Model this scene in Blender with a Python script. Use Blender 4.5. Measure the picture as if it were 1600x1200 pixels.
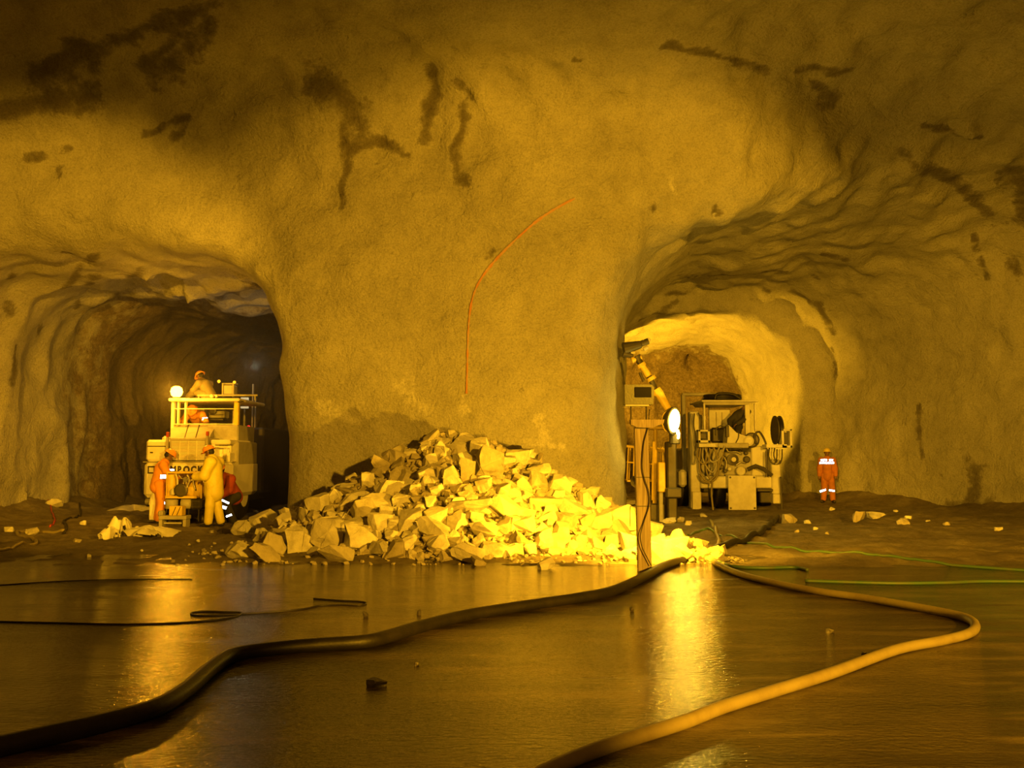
import bpy, bmesh, math, random
import numpy as np
from mathutils import Vector, Matrix
from mathutils.bvhtree import BVHTree

for o in list(bpy.data.objects): bpy.data.objects.remove(o)
SC = bpy.context.scene
COL = SC.collection

# ------------------------------------------------------------------ camera
CAM_Z = 1.58
F_PX = 1400.0
PITCH = math.atan(112 / F_PX)
cam_d = bpy.data.cameras.new('camera'); cam = bpy.data.objects.new('camera', cam_d); COL.objects.link(cam)
cam_d.sensor_width = 36.0; cam_d.lens = 36.0 * F_PX / 1600.0
cam_d.clip_start = 0.05; cam_d.clip_end = 200
cam.location = (0, 0, CAM_Z); cam.rotation_euler = (math.pi / 2 + PITCH, 0, 0)
SC.camera = cam

# ------------------------------------------------------------------ world, exposure
world = bpy.data.worlds.new('underground_dark'); SC.world = world; world.use_nodes = True
world.node_tree.nodes['Background'].inputs[0].default_value = (0.01, 0.005, 0.001, 1)
world.node_tree.nodes['Background'].inputs[1].default_value = 0.02
SC.view_settings.view_transform = 'Standard'; SC.view_settings.look = 'None'
SC.view_settings.gamma = 1; SC.view_settings.use_curve_mapping = False
SC.view_settings.exposure = 0.0

# ------------------------------------------------------------------ lights
AMBER = (1.0, 0.465, 0.012)
def look_rot(d):
    return Vector(d).to_track_quat('-Z', 'Y').to_euler()
def spot(name, loc, direction, power, color, size, blend, radius):
    l = bpy.data.lights.new(name, 'SPOT'); l.energy = power; l.color = color
    l.spot_size = math.radians(size); l.spot_blend = blend; l.shadow_soft_size = radius
    o = bpy.data.objects.new(name, l); COL.objects.link(o); o.location = loc; o.rotation_euler = look_rot(direction)
    return o
def point(name, loc, power, color, radius):
    l = bpy.data.lights.new(name, 'POINT'); l.energy = power; l.color = color; l.shadow_soft_size = radius
    o = bpy.data.objects.new(name, l); COL.objects.link(o); o.location = loc
    return o
ASSUMED_FLOOD = (1.88, 12.80, 1.22)
# assumed work flood lamp, fixed low on the far side of the timber post
spot('assumed_flood_beam', ASSUMED_FLOOD, (0.06, 0.98, -0.02), 1500, AMBER, 166, 0.40, 0.05)
# unseen sodium floods added behind the photographer to fill the hall
MAST = (7.5, -4.0, 4.6)
spot('hall_fill_beam', MAST, (-0.25, 0.95, -0.185), 22500, (1.0, 0.455, 0.014), 51, 0.30, 0.20)
FILL_MAST_L = (-3.0, -4.5, 4.4)
spot('hall_fill_beam_right', FILL_MAST_L, (0.455, 0.89, -0.035), 25000, (1.0, 0.455, 0.014), 25, 0.8, 0.20)
spot('hall_fill_beam_left', FILL_MAST_L, (-0.28, 0.96, -0.015), 23000, (1.0, 0.455, 0.014), 26, 0.5, 0.20)
point('hall_fill_spill', (-3.0, -4.3, 4.6), 600, (1.0, 0.37, 0.02), 0.3)
# assumed flood, added unseen inside the right-hand heading, close behind the pillar
ASSUMED_INNER = (3.75, 32.6, 2.2)
spot('assumed_heading_beam', ASSUMED_INNER, (0.72, 0.44, 0.40), 3600, AMBER, 106, 0.25, 0.08)
# beacon lamps of the machines
point('rig_beacon_glow', (-8.2, 21.55, 3.12), 140, (1.0, 0.42, 0.02), 0.07)
point('boom_lamp_glow', (3.95, 20.35, 2.38), 130, (1.0, 0.62, 0.06), 0.08)
point('cab_work_lamp_glow', (-7.3, 25.2, 4.1), 14, (0.9, 0.85, 0.55), 0.08)
# the photographer's compact flash, assumed beside the lens
fl = bpy.data.lights.new('camera_flash', 'AREA'); fl.shape = 'DISK'; fl.size = 0.22; fl.energy = 1.6; fl.color = (0.86, 0.93, 1.0)
flo = bpy.data.objects.new('camera_flash', fl); COL.objects.link(flo); flo.location = (0, -0.06, CAM_Z); flo.rotation_euler = (math.pi / 2, 0, 0)

# ------------------------------------------------------------------ pixel <-> world helpers (photo taken as 1600 x 1200)
def ray(px, py):
    a = (px - 800) / F_PX; b = (600 - py) / F_PX
    c, s = math.cos(PITCH), math.sin(PITCH)
    return Vector((a, c - b * s, s + b * c))
def at(px, py, Y):                       # the point of that line of sight at distance Y
    d = ray(px, py); t = Y / d.y
    return Vector((d.x * t, Y, CAM_Z + d.z * t))
def ground(px, py, z=0.0):
    d = ray(px, py); t = (z - CAM_Z) / d.z
    return Vector((d.x * t, d.y * t, z))

# ------------------------------------------------------------------ materials
def new_mat(name):
    m = bpy.data.materials.new(name); m.use_nodes = True
    nt = m.node_tree; b = nt.nodes['Principled BSDF']
    return m, nt, b
def N(nt, t, **kw):
    n = nt.nodes.new(t)
    for k, v in kw.items():
        if k.startswith('i_'):
            n.inputs[k[2:].replace('_', ' ')].default_value = v
        else: setattr(n, k, v)
    return n
def ramp(nt, fac, stops):
    r = nt.nodes.new('ShaderNodeValToRGB'); el = r.color_ramp.elements
    while len(el) < len(stops): el.new(0.5)
    for e, (p, c) in zip(el, stops):
        e.position = p; e.color = (c[0], c[1], c[2], 1) if len(c) == 3 else c
    nt.links.new(fac, r.inputs['Fac']); return r
def g(v): return (v, v, v)
def paint(name, col, rough=0.5, metal=0.0, dirt=0.35, dirtcol=(0.05, 0.04, 0.03), scale=6.0, bump=0.1, spec=0.5):
    m, nt, b = new_mat(name); L = nt.links.new
    tc = N(nt, 'ShaderNodeTexCoord')
    n1 = N(nt, 'ShaderNodeTexNoise', i_Scale=scale, i_Detail=6.0, i_Roughness=0.65); L(tc.outputs['Object'], n1.inputs['Vector'])
    r = ramp(nt, n1.outputs['Fac'], [(0.42, g(0)), (0.72, g(dirt))])
    mx = N(nt, 'ShaderNodeMix', data_type='RGBA'); L(r.outputs[0], mx.inputs['Factor'])
    mx.inputs['A'].default_value = (*col, 1); mx.inputs['B'].default_value = (*dirtcol, 1)
    L(mx.outputs['Result'], b.inputs['Base Color'])
    b.inputs['Roughness'].default_value = rough; b.inputs['Metallic'].default_value = metal
    b.inputs['Specular IOR Level'].default_value = spec
    if bump:
        n2 = N(nt, 'ShaderNodeTexNoise', i_Scale=scale * 6, i_Detail=4.0); L(tc.outputs['Object'], n2.inputs['Vector'])
        bp = N(nt, 'ShaderNodeBump', i_Strength=bump, i_Distance=0.02); L(n2.outputs['Fac'], bp.inputs['Height']); L(bp.outputs[0], b.inputs['Normal'])
    return m
def glow(name, col, strength):
    m, nt, b = new_mat(name)
    b.inputs['Base Color'].default_value = (*col, 1); b.inputs['Emission Color'].default_value = (*col, 1)
    b.inputs['Emission Strength'].default_value = strength
    return m

def shotcrete(name, base, dark, pale, bumpk=1.0):
    m, nt, b = new_mat(name); L = nt.links.new
    tc = N(nt, 'ShaderNodeTexCoord'); P = tc.outputs['Object']
    big = N(nt, 'ShaderNodeTexNoise', i_Scale=0.35, i_Detail=5.0, i_Roughness=0.6, i_Distortion=0.6); L(P, big.inputs['Vector'])
    c1 = ramp(nt, big.outputs['Fac'], [(0.3, [v * 0.78 for v in base]), (0.55, base), (0.8, [min(1, v * 1.18) for v in base])])
    mid = N(nt, 'ShaderNodeTexNoise', i_Scale=2.6, i_Detail=7.0, i_Roughness=0.7); L(P, mid.inputs['Vector'])
    c2 = ramp(nt, mid.outputs['Fac'], [(0.3, g(0.84)), (0.5, g(1.0)), (0.75, g(1.07))])
    mul = N(nt, 'ShaderNodeMix', data_type='RGBA', blend_type='MULTIPLY'); mul.inputs['Factor'].default_value = 1
    L(c1.outputs[0], mul.inputs['A']); L(c2.outputs[0], mul.inputs['B'])
    # seepage stains, painted shade and lime efflorescence are stored on the mesh
    st = N(nt, 'ShaderNodeAttribute', attribute_name='stain_shade'); 
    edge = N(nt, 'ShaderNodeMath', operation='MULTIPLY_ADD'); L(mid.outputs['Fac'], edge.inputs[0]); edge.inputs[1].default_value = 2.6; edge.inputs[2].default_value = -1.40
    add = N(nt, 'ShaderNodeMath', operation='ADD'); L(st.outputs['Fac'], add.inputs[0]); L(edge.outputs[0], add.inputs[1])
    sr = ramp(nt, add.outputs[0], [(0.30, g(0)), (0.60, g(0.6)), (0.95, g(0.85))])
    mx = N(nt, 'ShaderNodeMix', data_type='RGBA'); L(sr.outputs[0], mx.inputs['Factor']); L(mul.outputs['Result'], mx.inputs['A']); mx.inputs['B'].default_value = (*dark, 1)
    pl = N(nt, 'ShaderNodeAttribute', attribute_name='lime')
    fin = N(nt, 'ShaderNodeTexNoise', i_Scale=9.0, i_Detail=6.0, i_Roughness=0.75); L(P, fin.inputs['Vector'])
    e2 = N(nt, 'ShaderNodeMath', operation='MULTIPLY'); L(pl.outputs['Fac'], e2.inputs[0]); L(fin.outputs['Fac'], e2.inputs[1])
    pr = ramp(nt, e2.outputs[0], [(0.36, g(0)), (0.52, g(1))])
    mx2 = N(nt, 'ShaderNodeMix', data_type='RGBA'); L(pr.outputs[0], mx2.inputs['Factor']); L(mx.outputs['Result'], mx2.inputs['A']); mx2.inputs['B'].default_value = (*pale, 1)
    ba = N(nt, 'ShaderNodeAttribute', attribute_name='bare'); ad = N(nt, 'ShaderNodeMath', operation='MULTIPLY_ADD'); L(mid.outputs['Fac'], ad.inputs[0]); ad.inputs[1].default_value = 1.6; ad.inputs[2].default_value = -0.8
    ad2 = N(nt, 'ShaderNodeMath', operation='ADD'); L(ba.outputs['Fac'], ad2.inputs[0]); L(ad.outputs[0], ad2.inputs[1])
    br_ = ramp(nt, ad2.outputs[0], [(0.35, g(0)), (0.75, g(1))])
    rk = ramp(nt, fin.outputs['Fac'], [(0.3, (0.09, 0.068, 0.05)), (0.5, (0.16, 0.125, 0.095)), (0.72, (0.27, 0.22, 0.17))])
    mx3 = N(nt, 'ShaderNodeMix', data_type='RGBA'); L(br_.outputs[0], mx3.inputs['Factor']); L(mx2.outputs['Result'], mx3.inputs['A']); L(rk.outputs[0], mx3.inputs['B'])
    spk = N(nt, 'ShaderNodeTexNoise', i_Scale=26.0, i_Detail=3.0, i_Roughness=0.8); L(P, spk.inputs['Vector']); sp = ramp(nt, spk.outputs['Fac'], [(0.32, g(0.74)), (0.5, g(1.0)), (0.7, g(1.16))])
    mx4 = N(nt, 'ShaderNodeMix', data_type='RGBA', blend_type='MULTIPLY'); mx4.inputs['Factor'].default_value = 1; L(mx3.outputs['Result'], mx4.inputs['A']); L(sp.outputs[0], mx4.inputs['B'])
    L(mx4.outputs['Result'], b.inputs['Base Color'])
    b.inputs['Roughness'].default_value = 0.8; b.inputs['Specular IOR Level'].default_value = 0.3
    gr = N(nt, 'ShaderNodeTexNoise', i_Scale=16.0, i_Detail=5.0, i_Roughness=0.7); L(P, gr.inputs['Vector'])
    b1 = N(nt, 'ShaderNodeBump', i_Strength=0.8 * bumpk, i_Distance=0.06); L(gr.outputs['Fac'], b1.inputs['Height'])
    fo = N(nt, 'ShaderNodeTexNoise', i_Scale=2.2, i_Detail=6.0, i_Roughness=0.62, i_Distortion=0.8); L(P, fo.inputs['Vector'])
    b2 = N(nt, 'ShaderNodeBump', i_Strength=0.6 * bumpk, i_Distance=0.16); L(fo.outputs['Fac'], b2.inputs['Height']); L(b1.outputs[0], b2.inputs['Normal'])
    L(b2.outputs[0], b.inputs['Normal'])
    return m

# ------------------------------------------------------------------ numpy field tools
_rng = np.random.RandomState(11)
_PERM = _rng.rand(64, 64, 64).astype(np.float32)
def vnoise(x, y, z, s=1.0, off=0.0):
    x = x / s + off * 7.31; y = y / s + off * 3.17; z = z / s + off * 5.77
    xi = np.floor(x).astype(np.int32); yi = np.floor(y).astype(np.int32); zi = np.floor(z).astype(np.int32)
    fx = x - xi; fy = y - yi; fz = z - zi
    fx = fx * fx * (3 - 2 * fx); fy = fy * fy * (3 - 2 * fy); fz = fz * fz * (3 - 2 * fz)
    def c(a, b_, c_): return _PERM[(xi + a) & 63, (yi + b_) & 63, (zi + c_) & 63]
    r0 = (c(0,0,0) * (1-fx) + c(1,0,0) * fx) * (1-fy) + (c(0,1,0) * (1-fx) + c(1,1,0) * fx) * fy
    r1 = (c(0,0,1) * (1-fx) + c(1,0,1) * fx) * (1-fy) + (c(0,1,1) * (1-fx) + c(1,1,1) * fx) * fy
    return (r0 * (1-fz) + r1 * fz) * 2 - 1
def smin(a, b, k):
    h = np.clip(0.5 + 0.5 * (b - a) / k, 0, 1)
    return b * (1 - h) + a * h - k * h * (1 - h)
def smax(a, b, k): return -smin(-a, -b, k)
def surface_nets(Fv, org, h):
    S = Fv < 0
    nx, ny, nz = Fv.shape
    cnt = np.zeros((nx-1, ny-1, nz-1), np.int8)
    for a in (0, 1):
        for b_ in (0, 1):
            for c in (0, 1):
                cnt += S[a:nx-1+a, b_:ny-1+b_, c:nz-1+c]
    act = (cnt > 0) & (cnt < 8); del cnt
    ii = np.argwhere(act); idx = -np.ones(act.shape, np.int32); idx[act] = np.arange(len(ii))
    acc = np.zeros((len(ii), 3)); num = np.zeros(len(ii))
    cs = [(a, b_, c) for a in (0,1) for b_ in (0,1) for c in (0,1)]
    for p in cs:
        for ax in range(3):
            if p[ax] == 1: continue
            q = list(p); q[ax] = 1
            va = Fv[ii[:,0]+p[0], ii[:,1]+p[1], ii[:,2]+p[2]]; vb = Fv[ii[:,0]+q[0], ii[:,1]+q[1], ii[:,2]+q[2]]
            m = (va < 0) != (vb < 0); t = np.where(m, va / np.where(m, va - vb, 1), 0)
            pos = np.tile(np.array(p, float), (len(ii), 1)); pos[:, ax] = t
            acc[m] += pos[m]; num[m] += 1
    V = (ii + acc / num[:, None]) * h + np.array(org)
    quads = []
    for ax in range(3):
        o1, o2 = [a for a in range(3) if a != ax]
        sl0 = [slice(None)] * 3; sl1 = [slice(None)] * 3; sl0[ax] = slice(0, -1); sl1[ax] = slice(1, None)
        ch = S[tuple(sl0)] != S[tuple(sl1)]
        e = np.argwhere(ch)
        ok = (e[:, o1] > 0) & (e[:, o2] > 0) & (e[:, o1] < Fv.shape[o1]-1) & (e[:, o2] < Fv.shape[o2]-1)
        e = e[ok]
        def cell(d1, d2):
            c = e.copy(); c[:, o1] -= d1; c[:, o2] -= d2
            return idx[c[:,0], c[:,1], c[:,2]]
        q = np.stack([cell(1,1), cell(0,1), cell(0,0), cell(1,0)], 1)
        s0 = S[e[:,0], e[:,1], e[:,2]]
        flip = s0 if ax != 1 else ~s0
        q[~flip] = q[~flip][:, ::-1]
        quads.append(q)
    return V, np.concatenate(quads)
def mesh_from_np(name, V, Q):
    me = bpy.data.meshes.new(name)
    me.vertices.add(len(V)); me.vertices.foreach_set('co', np.asarray(V, np.float32).ravel())
    k = Q.shape[1]
    me.loops.add(len(Q) * k); me.loops.foreach_set('vertex_index', Q.ravel().astype(np.int32))
    me.polygons.add(len(Q)); me.polygons.foreach_set('loop_start', np.arange(0, len(Q) * k, k, dtype=np.int32))
    me.polygons.foreach_set('loop_total', np.full(len(Q), k, np.int32))
    me.update(calc_edges=True); me.validate()
    me.polygons.foreach_set('use_smooth', np.ones(len(me.polygons), bool))
    return me

# ------------------------------------------------------------------ tagging and linking
def tag(o, label=None, cat=None, group=None, kind=None):
    if label: o['label'] = label
    if cat: o['category'] = cat
    if group: o['group'] = group
    if kind: o['kind'] = kind
    return o
def link(name, me, mat=None, parent=None):
    o = bpy.data.objects.new(name, me); COL.objects.link(o)
    if mat is not None and hasattr(me, 'materials') and len(me.materials) == 0: me.materials.append(mat)
    if parent is not None: o.parent = parent
    return o
def empty(name, loc, label=None, cat=None, group=None, rz=0.0):
    o = bpy.data.objects.new(name, None); COL.objects.link(o); o.location = loc; o.rotation_euler = (0, 0, rz)
    o.empty_display_size = 0.3
    return tag(o, label, cat, group)

# ------------------------------------------------------------------ the excavated rock
def rbox(px, z, a, H, r):
    qx = np.abs(px) - (a - r); qz = z - (H - r)
    return np.sqrt(np.maximum(qx, 0)**2 + np.maximum(qz, 0)**2) + np.minimum(np.maximum(qx, qz), 0) - r
def interp(y, ys, vs): return np.interp(y, ys, vs).astype(np.float32)
def cave(x, y, z):
    hall = rbox(x + 0.2, z, 15.6, 10.3 - 0.0 * x, 8.0)
    face = (y - (19.0 + 0.50 * np.maximum(x - 5.0, 0) - 0.02 * z)) / (1 + 0.12 * np.clip((x - 5.0) / 3, 0, 1))
    hall = smax(hall, face, 2.6)
    hall = smax(hall, -7.0 - y, 0.5)
    wob = 0.45 * np.sin(y * 0.9 + 0.6) + 0.3 * np.sin(y * 2.3)
    left = rbox(x + 9.05 - 0.035 * (y - 19), z, 4.05 + 0.0 * y, 6.15 + 0.04 * np.clip(y - 20, 0, 10), 2.3)
    left = left + np.where(x < -9, 0.28 * wob, 0)
    left = smax(smax(left, y - 44.0, 0.8), 8.0 - y, 0.8)
    l0 = interp(y, [12, 19, 30], [1.2, 2.35, 3.2]); r0 = interp(y, [12, 19, 25, 30, 31], [15.5, 15.3, 13.7, 10.9, 10.6])
    right = rbox(x - (l0 + r0) / 2, z, (r0 - l0) / 2, 6.75 + 0.12 * np.clip(25 - y, 0, 6) * np.clip((x - 5) / 4, 0, 1) + 0.38 * np.clip(y - 19.6, 0, 2.5) - 0.06 * np.clip(y - 22, 0, 9), 3.2)
    right = smax(smax(right, y - 30.4, 0.5), 10.0 - y, 0.8)
    inner = rbox(x - 6.3, z, 3.55, 6.35, 2.7)
    inner = smax(smax(inner, y - 38.5, 1.6), 27.0 - y, 0.5)
    d = smin(hall, left, 0.9)
    d = smin(d, right, 1.8)
    d = smin(d, inner, 0.2)
    return d
def cave_noise(x, y, z):
    n = 0.34 * vnoise(x, y, z, 3.4, 1) + 0.15 * vnoise(x, y, z, 1.6, 2)
    rid = 1 - np.abs(vnoise(x * 0.7 + 0.3 * y, y, z, 1.1, 3)); n += 0.05 * rid**2
    up = 1 + 0.9 * np.clip((z - 5) / 2, 0, 1); n += up * (0.08 * vnoise(x, y, z * 0.8, 0.55, 4) + 0.035 * vnoise(x, y, z, 0.27, 5))
    deep = np.clip((y - 19.5) / 5, 0, 1) * np.clip((-2 - x) / 3, 0, 1) + np.clip((y - 36) / 2, 0, 1) * 1.0   # bare blasted rock in the headings
    n += deep * (0.30 * (1 - 2 * np.abs(vnoise(x, y * 1.2, z * 0.45, 1.3, 6))) + 0.12 * (1 - 2 * np.abs(vnoise(x, y, z * 0.7, 0.6, 7))))
    lo = np.clip(1 - (z - 1.5) / 5.5, 0.35, 1)                       # the pillar face is sprayed smooth low down
    smooth = 1 - 0.55 * lo * np.clip(1 - np.abs(y - 19) / 2.5, 0, 1)
    return n * smooth
H_ = 0.13
gx = np.arange(-17.5, 17.6, H_, dtype=np.float32); gy = np.arange(-8.0, 45.2, H_, dtype=np.float32); gz = np.arange(-0.6, 11.6, H_, dtype=np.float32)
X_, Y_, Z_ = np.meshgrid(gx, gy, gz, indexing='ij', sparse=True)
FV = np.empty((len(gx), len(gy), len(gz)), np.float32)
FV[...] = cave(X_, Y_, Z_)
near = np.argwhere(np.abs(FV) < 1.1)
FV[near[:,0], near[:,1], near[:,2]] += cave_noise(gx[near[:,0]], gy[near[:,1]], gz[near[:,2]])
del near
CV, CQ = surface_nets(FV, (gx[0], gy[0], gz[0]), H_)
# vertex normals, pointing into the open space
e1 = CV[CQ[:,2]] - CV[CQ[:,0]]; e2 = CV[CQ[:,3]] - CV[CQ[:,1]]; fn = np.cross(e1, e2)
ctr = CV[CQ].mean(1)
vn = np.zeros_like(CV)
for k in range(4): np.add.at(vn, CQ[:, k], fn)
vn /= np.linalg.norm(vn, axis=1)[:, None] + 1e-9
def fval(P):
    i = np.clip(((P - np.array([gx[0], gy[0], gz[0]])) / H_ + 0.5).astype(int), 0, np.array(FV.shape) - 1)
    return FV[i[:,0], i[:,1], i[:,2]]
if np.mean(fval(CV + vn * 0.3) < fval(CV - vn * 0.3)) < 0.5:
    vn = -vn; CQ = CQ[:, ::-1].copy(); fn = -fn
CAVE_BVH = BVHTree.FromPolygons([tuple(v) for v in CV], [tuple(q) for q in CQ])
def hit(px, py):
    d = ray(px, py).normalized()
    r = CAVE_BVH.ray_cast(Vector((0, 0, CAM_Z)), d)
    return r[0], r[1]
# stains and painted shade (pixel strokes are turned into strokes on the rock itself)
def strokes(lst, soft=1.0):
    A = np.zeros(len(CV), np.float32)
    wn = 1 + 0.55 * vnoise(CV[:,0], CV[:,1], CV[:,2], 0.7, 41) + 0.35 * vnoise(CV[:,0], CV[:,1], CV[:,2], 0.33, 42)
    for pts, w in lst:
        P = [hit(*p)[0] for p in pts]; P = [np.array(p) for p in P if p is not None]
        for a, b_ in zip(P[:-1], P[1:]):
            if np.linalg.norm(a - b_) > 7: continue
            dist0 = float(np.linalg.norm((a + b_) / 2 - np.array([0, 0, CAM_Z])))
            wm = w / F_PX * dist0
            ab = b_ - a; t = np.clip(((CV - a) @ ab) / (ab @ ab + 1e-9), 0, 1)
            dd = np.linalg.norm(CV - (a + t[:, None] * ab), axis=1) * wn
            A = np.maximum(A, np.clip(1.2 - 0.75 * dd / max(wm, 0.10), 0, 1))
    return A
STAIN_SHADE = strokes([
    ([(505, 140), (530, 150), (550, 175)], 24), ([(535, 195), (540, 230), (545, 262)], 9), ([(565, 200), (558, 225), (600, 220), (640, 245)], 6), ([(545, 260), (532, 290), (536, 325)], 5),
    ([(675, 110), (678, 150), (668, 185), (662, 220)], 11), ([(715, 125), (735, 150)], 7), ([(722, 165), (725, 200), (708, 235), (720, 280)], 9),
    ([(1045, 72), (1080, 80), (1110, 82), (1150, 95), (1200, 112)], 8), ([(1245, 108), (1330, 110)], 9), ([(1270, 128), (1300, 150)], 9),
    ([(1410, 238), (1460, 268), (1500, 290), (1540, 330), (1585, 420)], 11), ([(1440, 195), (1530, 215)], 7), ([(1590, 265), (1600, 330)], 14), ([(1520, 365), (1542, 432)], 6),  # includes the shadow along the vault edge, painted dark
    ([(1115, 320), (1120, 332)], 6), ([(1018, 322), (1019, 327)], 5), ([(1285, 398), (1320, 406)], 7), ([(1270, 430), (1280, 436)], 5), ([(1240, 455), (1275, 475), (1300, 520)], 7),  # includes the dark of small holes and a shadow band, painted on
    ([(1436, 632), (1442, 718)], 4), ([(1525, 735), (1520, 790)], 12), ([(1484, 790), (1540, 790)], 10), ([(1300, 545), (1306, 590)], 5),  # includes the pointed cast shadow low on the right wall, painted dark
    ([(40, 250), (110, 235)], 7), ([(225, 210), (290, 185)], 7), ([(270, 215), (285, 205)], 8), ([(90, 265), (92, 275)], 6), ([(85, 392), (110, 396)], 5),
    ([(60, 520), (110, 440), (150, 400)], 7), ([(120, 480), (150, 430)], 7), ([(20, 430), (16, 490)], 5), ([(25, 540), (20, 600)], 8), ([(160, 540), (170, 480), (220, 420)], 8), ([(255, 110), (330, 30)], 18), ([(60, 110), (200, 60), (320, 10)], 20), ([(10, 175), (140, 150)], 18), ([(230, 100), (280, 55)], 12),  # narrow dark strokes on the left wall, broad ones on the upper left roof
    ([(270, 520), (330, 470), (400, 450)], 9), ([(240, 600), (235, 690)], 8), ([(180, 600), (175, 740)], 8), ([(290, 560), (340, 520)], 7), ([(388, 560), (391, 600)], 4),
    ([(1040, 560), (1100, 545), (1150, 600)], 14), ([(1000, 500), (1060, 470)], 6), ([(1050, 440), (1150, 430), (1230, 425)], 5), ([(1040, 460), (1200, 455)], 5),  # darker streaks across the roof and end of the right heading
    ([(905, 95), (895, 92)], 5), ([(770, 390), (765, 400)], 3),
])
LIME = strokes([
    ([(440, 570), (440, 625)], 13), ([(620, 600), (665, 640)], 20), ([(640, 580), (650, 620)], 10), ([(724, 622), (728, 640)], 9), ([(840, 655), (855, 690)], 16), ([(1045, 275), (1052, 300)], 8), ([(1115, 335), (1117, 350)], 2), ([(820, 690), (880, 700)], 14), ([(500, 630), (560, 660)], 16),
])
fc = ctr; fN = fn / (np.linalg.norm(fn, axis=1)[:, None] + 1e-9)
def smoothstep(a, b_, v): t = np.clip((v - a) / (b_ - a), 0, 1); return t * t * (3 - 2 * t)
keep = fc[:, 2] > -0.35
region = np.full(len(CQ), 0)                                   # 0 ceiling of the hall
region[(fc[:,1] > 15.5) & (fc[:,1] < 21.5) & (fN[:,1] < -0.35) & (fc[:,0] < 6)] = 1   # rock pillar
region[(region == 1) & (fc[:,2] > 9.2)] = 0
rest = region == 0
region[rest & (fc[:,0] < -3.0) & (fc[:,1] > 18.0) & (fc[:,2] < 7.0)] = 2              # left heading
region[rest & (fc[:,0] > 0.5) & (fc[:,1] > 18.0) & (fc[:,2] < 7.3)] = 3               # right heading
region[(region == 3) & (fc[:,0] > 8.5) & (fN[:,0] < -0.3) & (fc[:,1] < 30.2)] = 4      # right wall
region[(region == 0) & (fc[:,2] < 6.5) & (fc[:,0] > 9)] = 4
region[(region == 0) & (fc[:,2] < 6.5) & (fc[:,0] < -9)] = 5
region[(region == 0) & (fc[:,1] < -5.5)] = 6
region[(region == 3) & (fc[:,1] > 36.9)] = 7
MAT_SHOT = shotcrete('sprayed_concrete', (0.42, 0.41, 0.38), (0.10, 0.085, 0.07), (0.58, 0.57, 0.54))
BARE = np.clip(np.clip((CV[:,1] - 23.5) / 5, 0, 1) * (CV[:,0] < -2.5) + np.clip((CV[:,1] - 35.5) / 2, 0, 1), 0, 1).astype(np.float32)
names = {0: 'ceiling', 1: 'wall_pillar', 2: 'wall_left_heading', 3: 'wall_right_heading', 4: 'wall_right', 5: 'wall_left', 6: 'wall_rear', 7: 'wall_heading_end'}
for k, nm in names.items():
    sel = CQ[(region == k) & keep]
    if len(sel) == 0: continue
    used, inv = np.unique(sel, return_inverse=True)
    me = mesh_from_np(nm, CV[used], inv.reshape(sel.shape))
    for an, arr in (('stain_shade', STAIN_SHADE), ('lime', LIME), ('bare', BARE)):
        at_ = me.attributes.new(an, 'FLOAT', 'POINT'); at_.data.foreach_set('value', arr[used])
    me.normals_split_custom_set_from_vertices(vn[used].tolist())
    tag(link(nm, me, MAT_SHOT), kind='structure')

# ------------------------------------------------------------------ floor
def grid_mesh(name, xs, ys, zf):
    Xg, Yg = np.meshgrid(xs, ys, indexing='ij'); Zg = zf(Xg, Yg)
    V = np.stack([Xg.ravel(), Yg.ravel(), Zg.ravel()], 1)
    nx, ny = len(xs), len(ys); i = np.arange(nx * ny).reshape(nx, ny)
    Q = np.stack([i[:-1,:-1].ravel(), i[1:,:-1].ravel(), i[1:,1:].ravel(), i[:-1,1:].ravel()], 1)
    return mesh_from_np(name, V, Q)
def mud_edge(x): return 13.1 + 0.35 * vnoise(x, x * 0, x * 0, 2.2, 9) + 0.12 * vnoise(x, x * 0, x * 0, 0.5, 10)
def mud_h(x, y):
    t = smoothstep(0, 0.9, y - mud_edge(x) + 0.35)
    z = 0.03 + 0.07 * vnoise(x, y, 0 * x, 1.4, 11) + 0.05 * vnoise(x, y, 0 * x, 0.5, 12) + 0.03 * vnoise(x, y, 0 * x, 0.22, 13) + 0.015 * vnoise(x, y, 0 * x, 0.11, 17)
    z = np.maximum(z, -0.01)
    # muck heaped along the foot of the walls
    fr = interp(y, [12, 19, 25, 30, 31], [15.5, 15.3, 14.2, 11.1, 10.9])
    z = z + 0.55 * np.exp(-((x - fr + 0.1) / 1.0)**2) * (0.6 + 0.6 * vnoise(x, y, 0 * x, 0.9, 14)) * (y > 12)
    z = z + 0.5 * np.exp(-((x + 13.0) / 0.9)**2) * (0.6 + 0.6 * vnoise(x, y, 0 * x, 0.9, 15)) * (y > 12)
    z = z + 0.35 * np.exp(-((y - 31) / 1.2)**2) * np.exp(-((x - 10.2) / 1.2)**2)
    return -0.03 + t * (z + 0.03)
def wet_h(x, y): return 0.004 * vnoise(x, y, 0 * x, 1.8, 20) + 0.0 * x
MAT_WET, nt, b = new_mat('wet_concrete_floor'); L = nt.links.new
tc = N(nt, 'ShaderNodeTexCoord'); mp = N(nt, 'ShaderNodeMapping'); L(tc.outputs['Object'], mp.inputs['Vector']); mp.inputs['Scale'].default_value = (0.35, 1.6, 1)
s1 = N(nt, 'ShaderNodeTexNoise', i_Scale=1.6, i_Detail=8.0, i_Roughness=0.65, i_Distortion=0.4); L(mp.outputs[0], s1.inputs['Vector'])
cr = ramp(nt, s1.outputs['Fac'], [(0.34, (0.012, 0.008, 0.005)), (0.5, (0.036, 0.025, 0.015)), (0.62, (0.12, 0.09, 0.06))]); L(cr.outputs[0], b.inputs['Base Color'])
s2 = N(nt, 'ShaderNodeTexNoise', i_Scale=1.5, i_Detail=9.0, i_Roughness=0.72, i_Distortion=0.5); L(mp.outputs[0], s2.inputs['Vector'])
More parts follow.
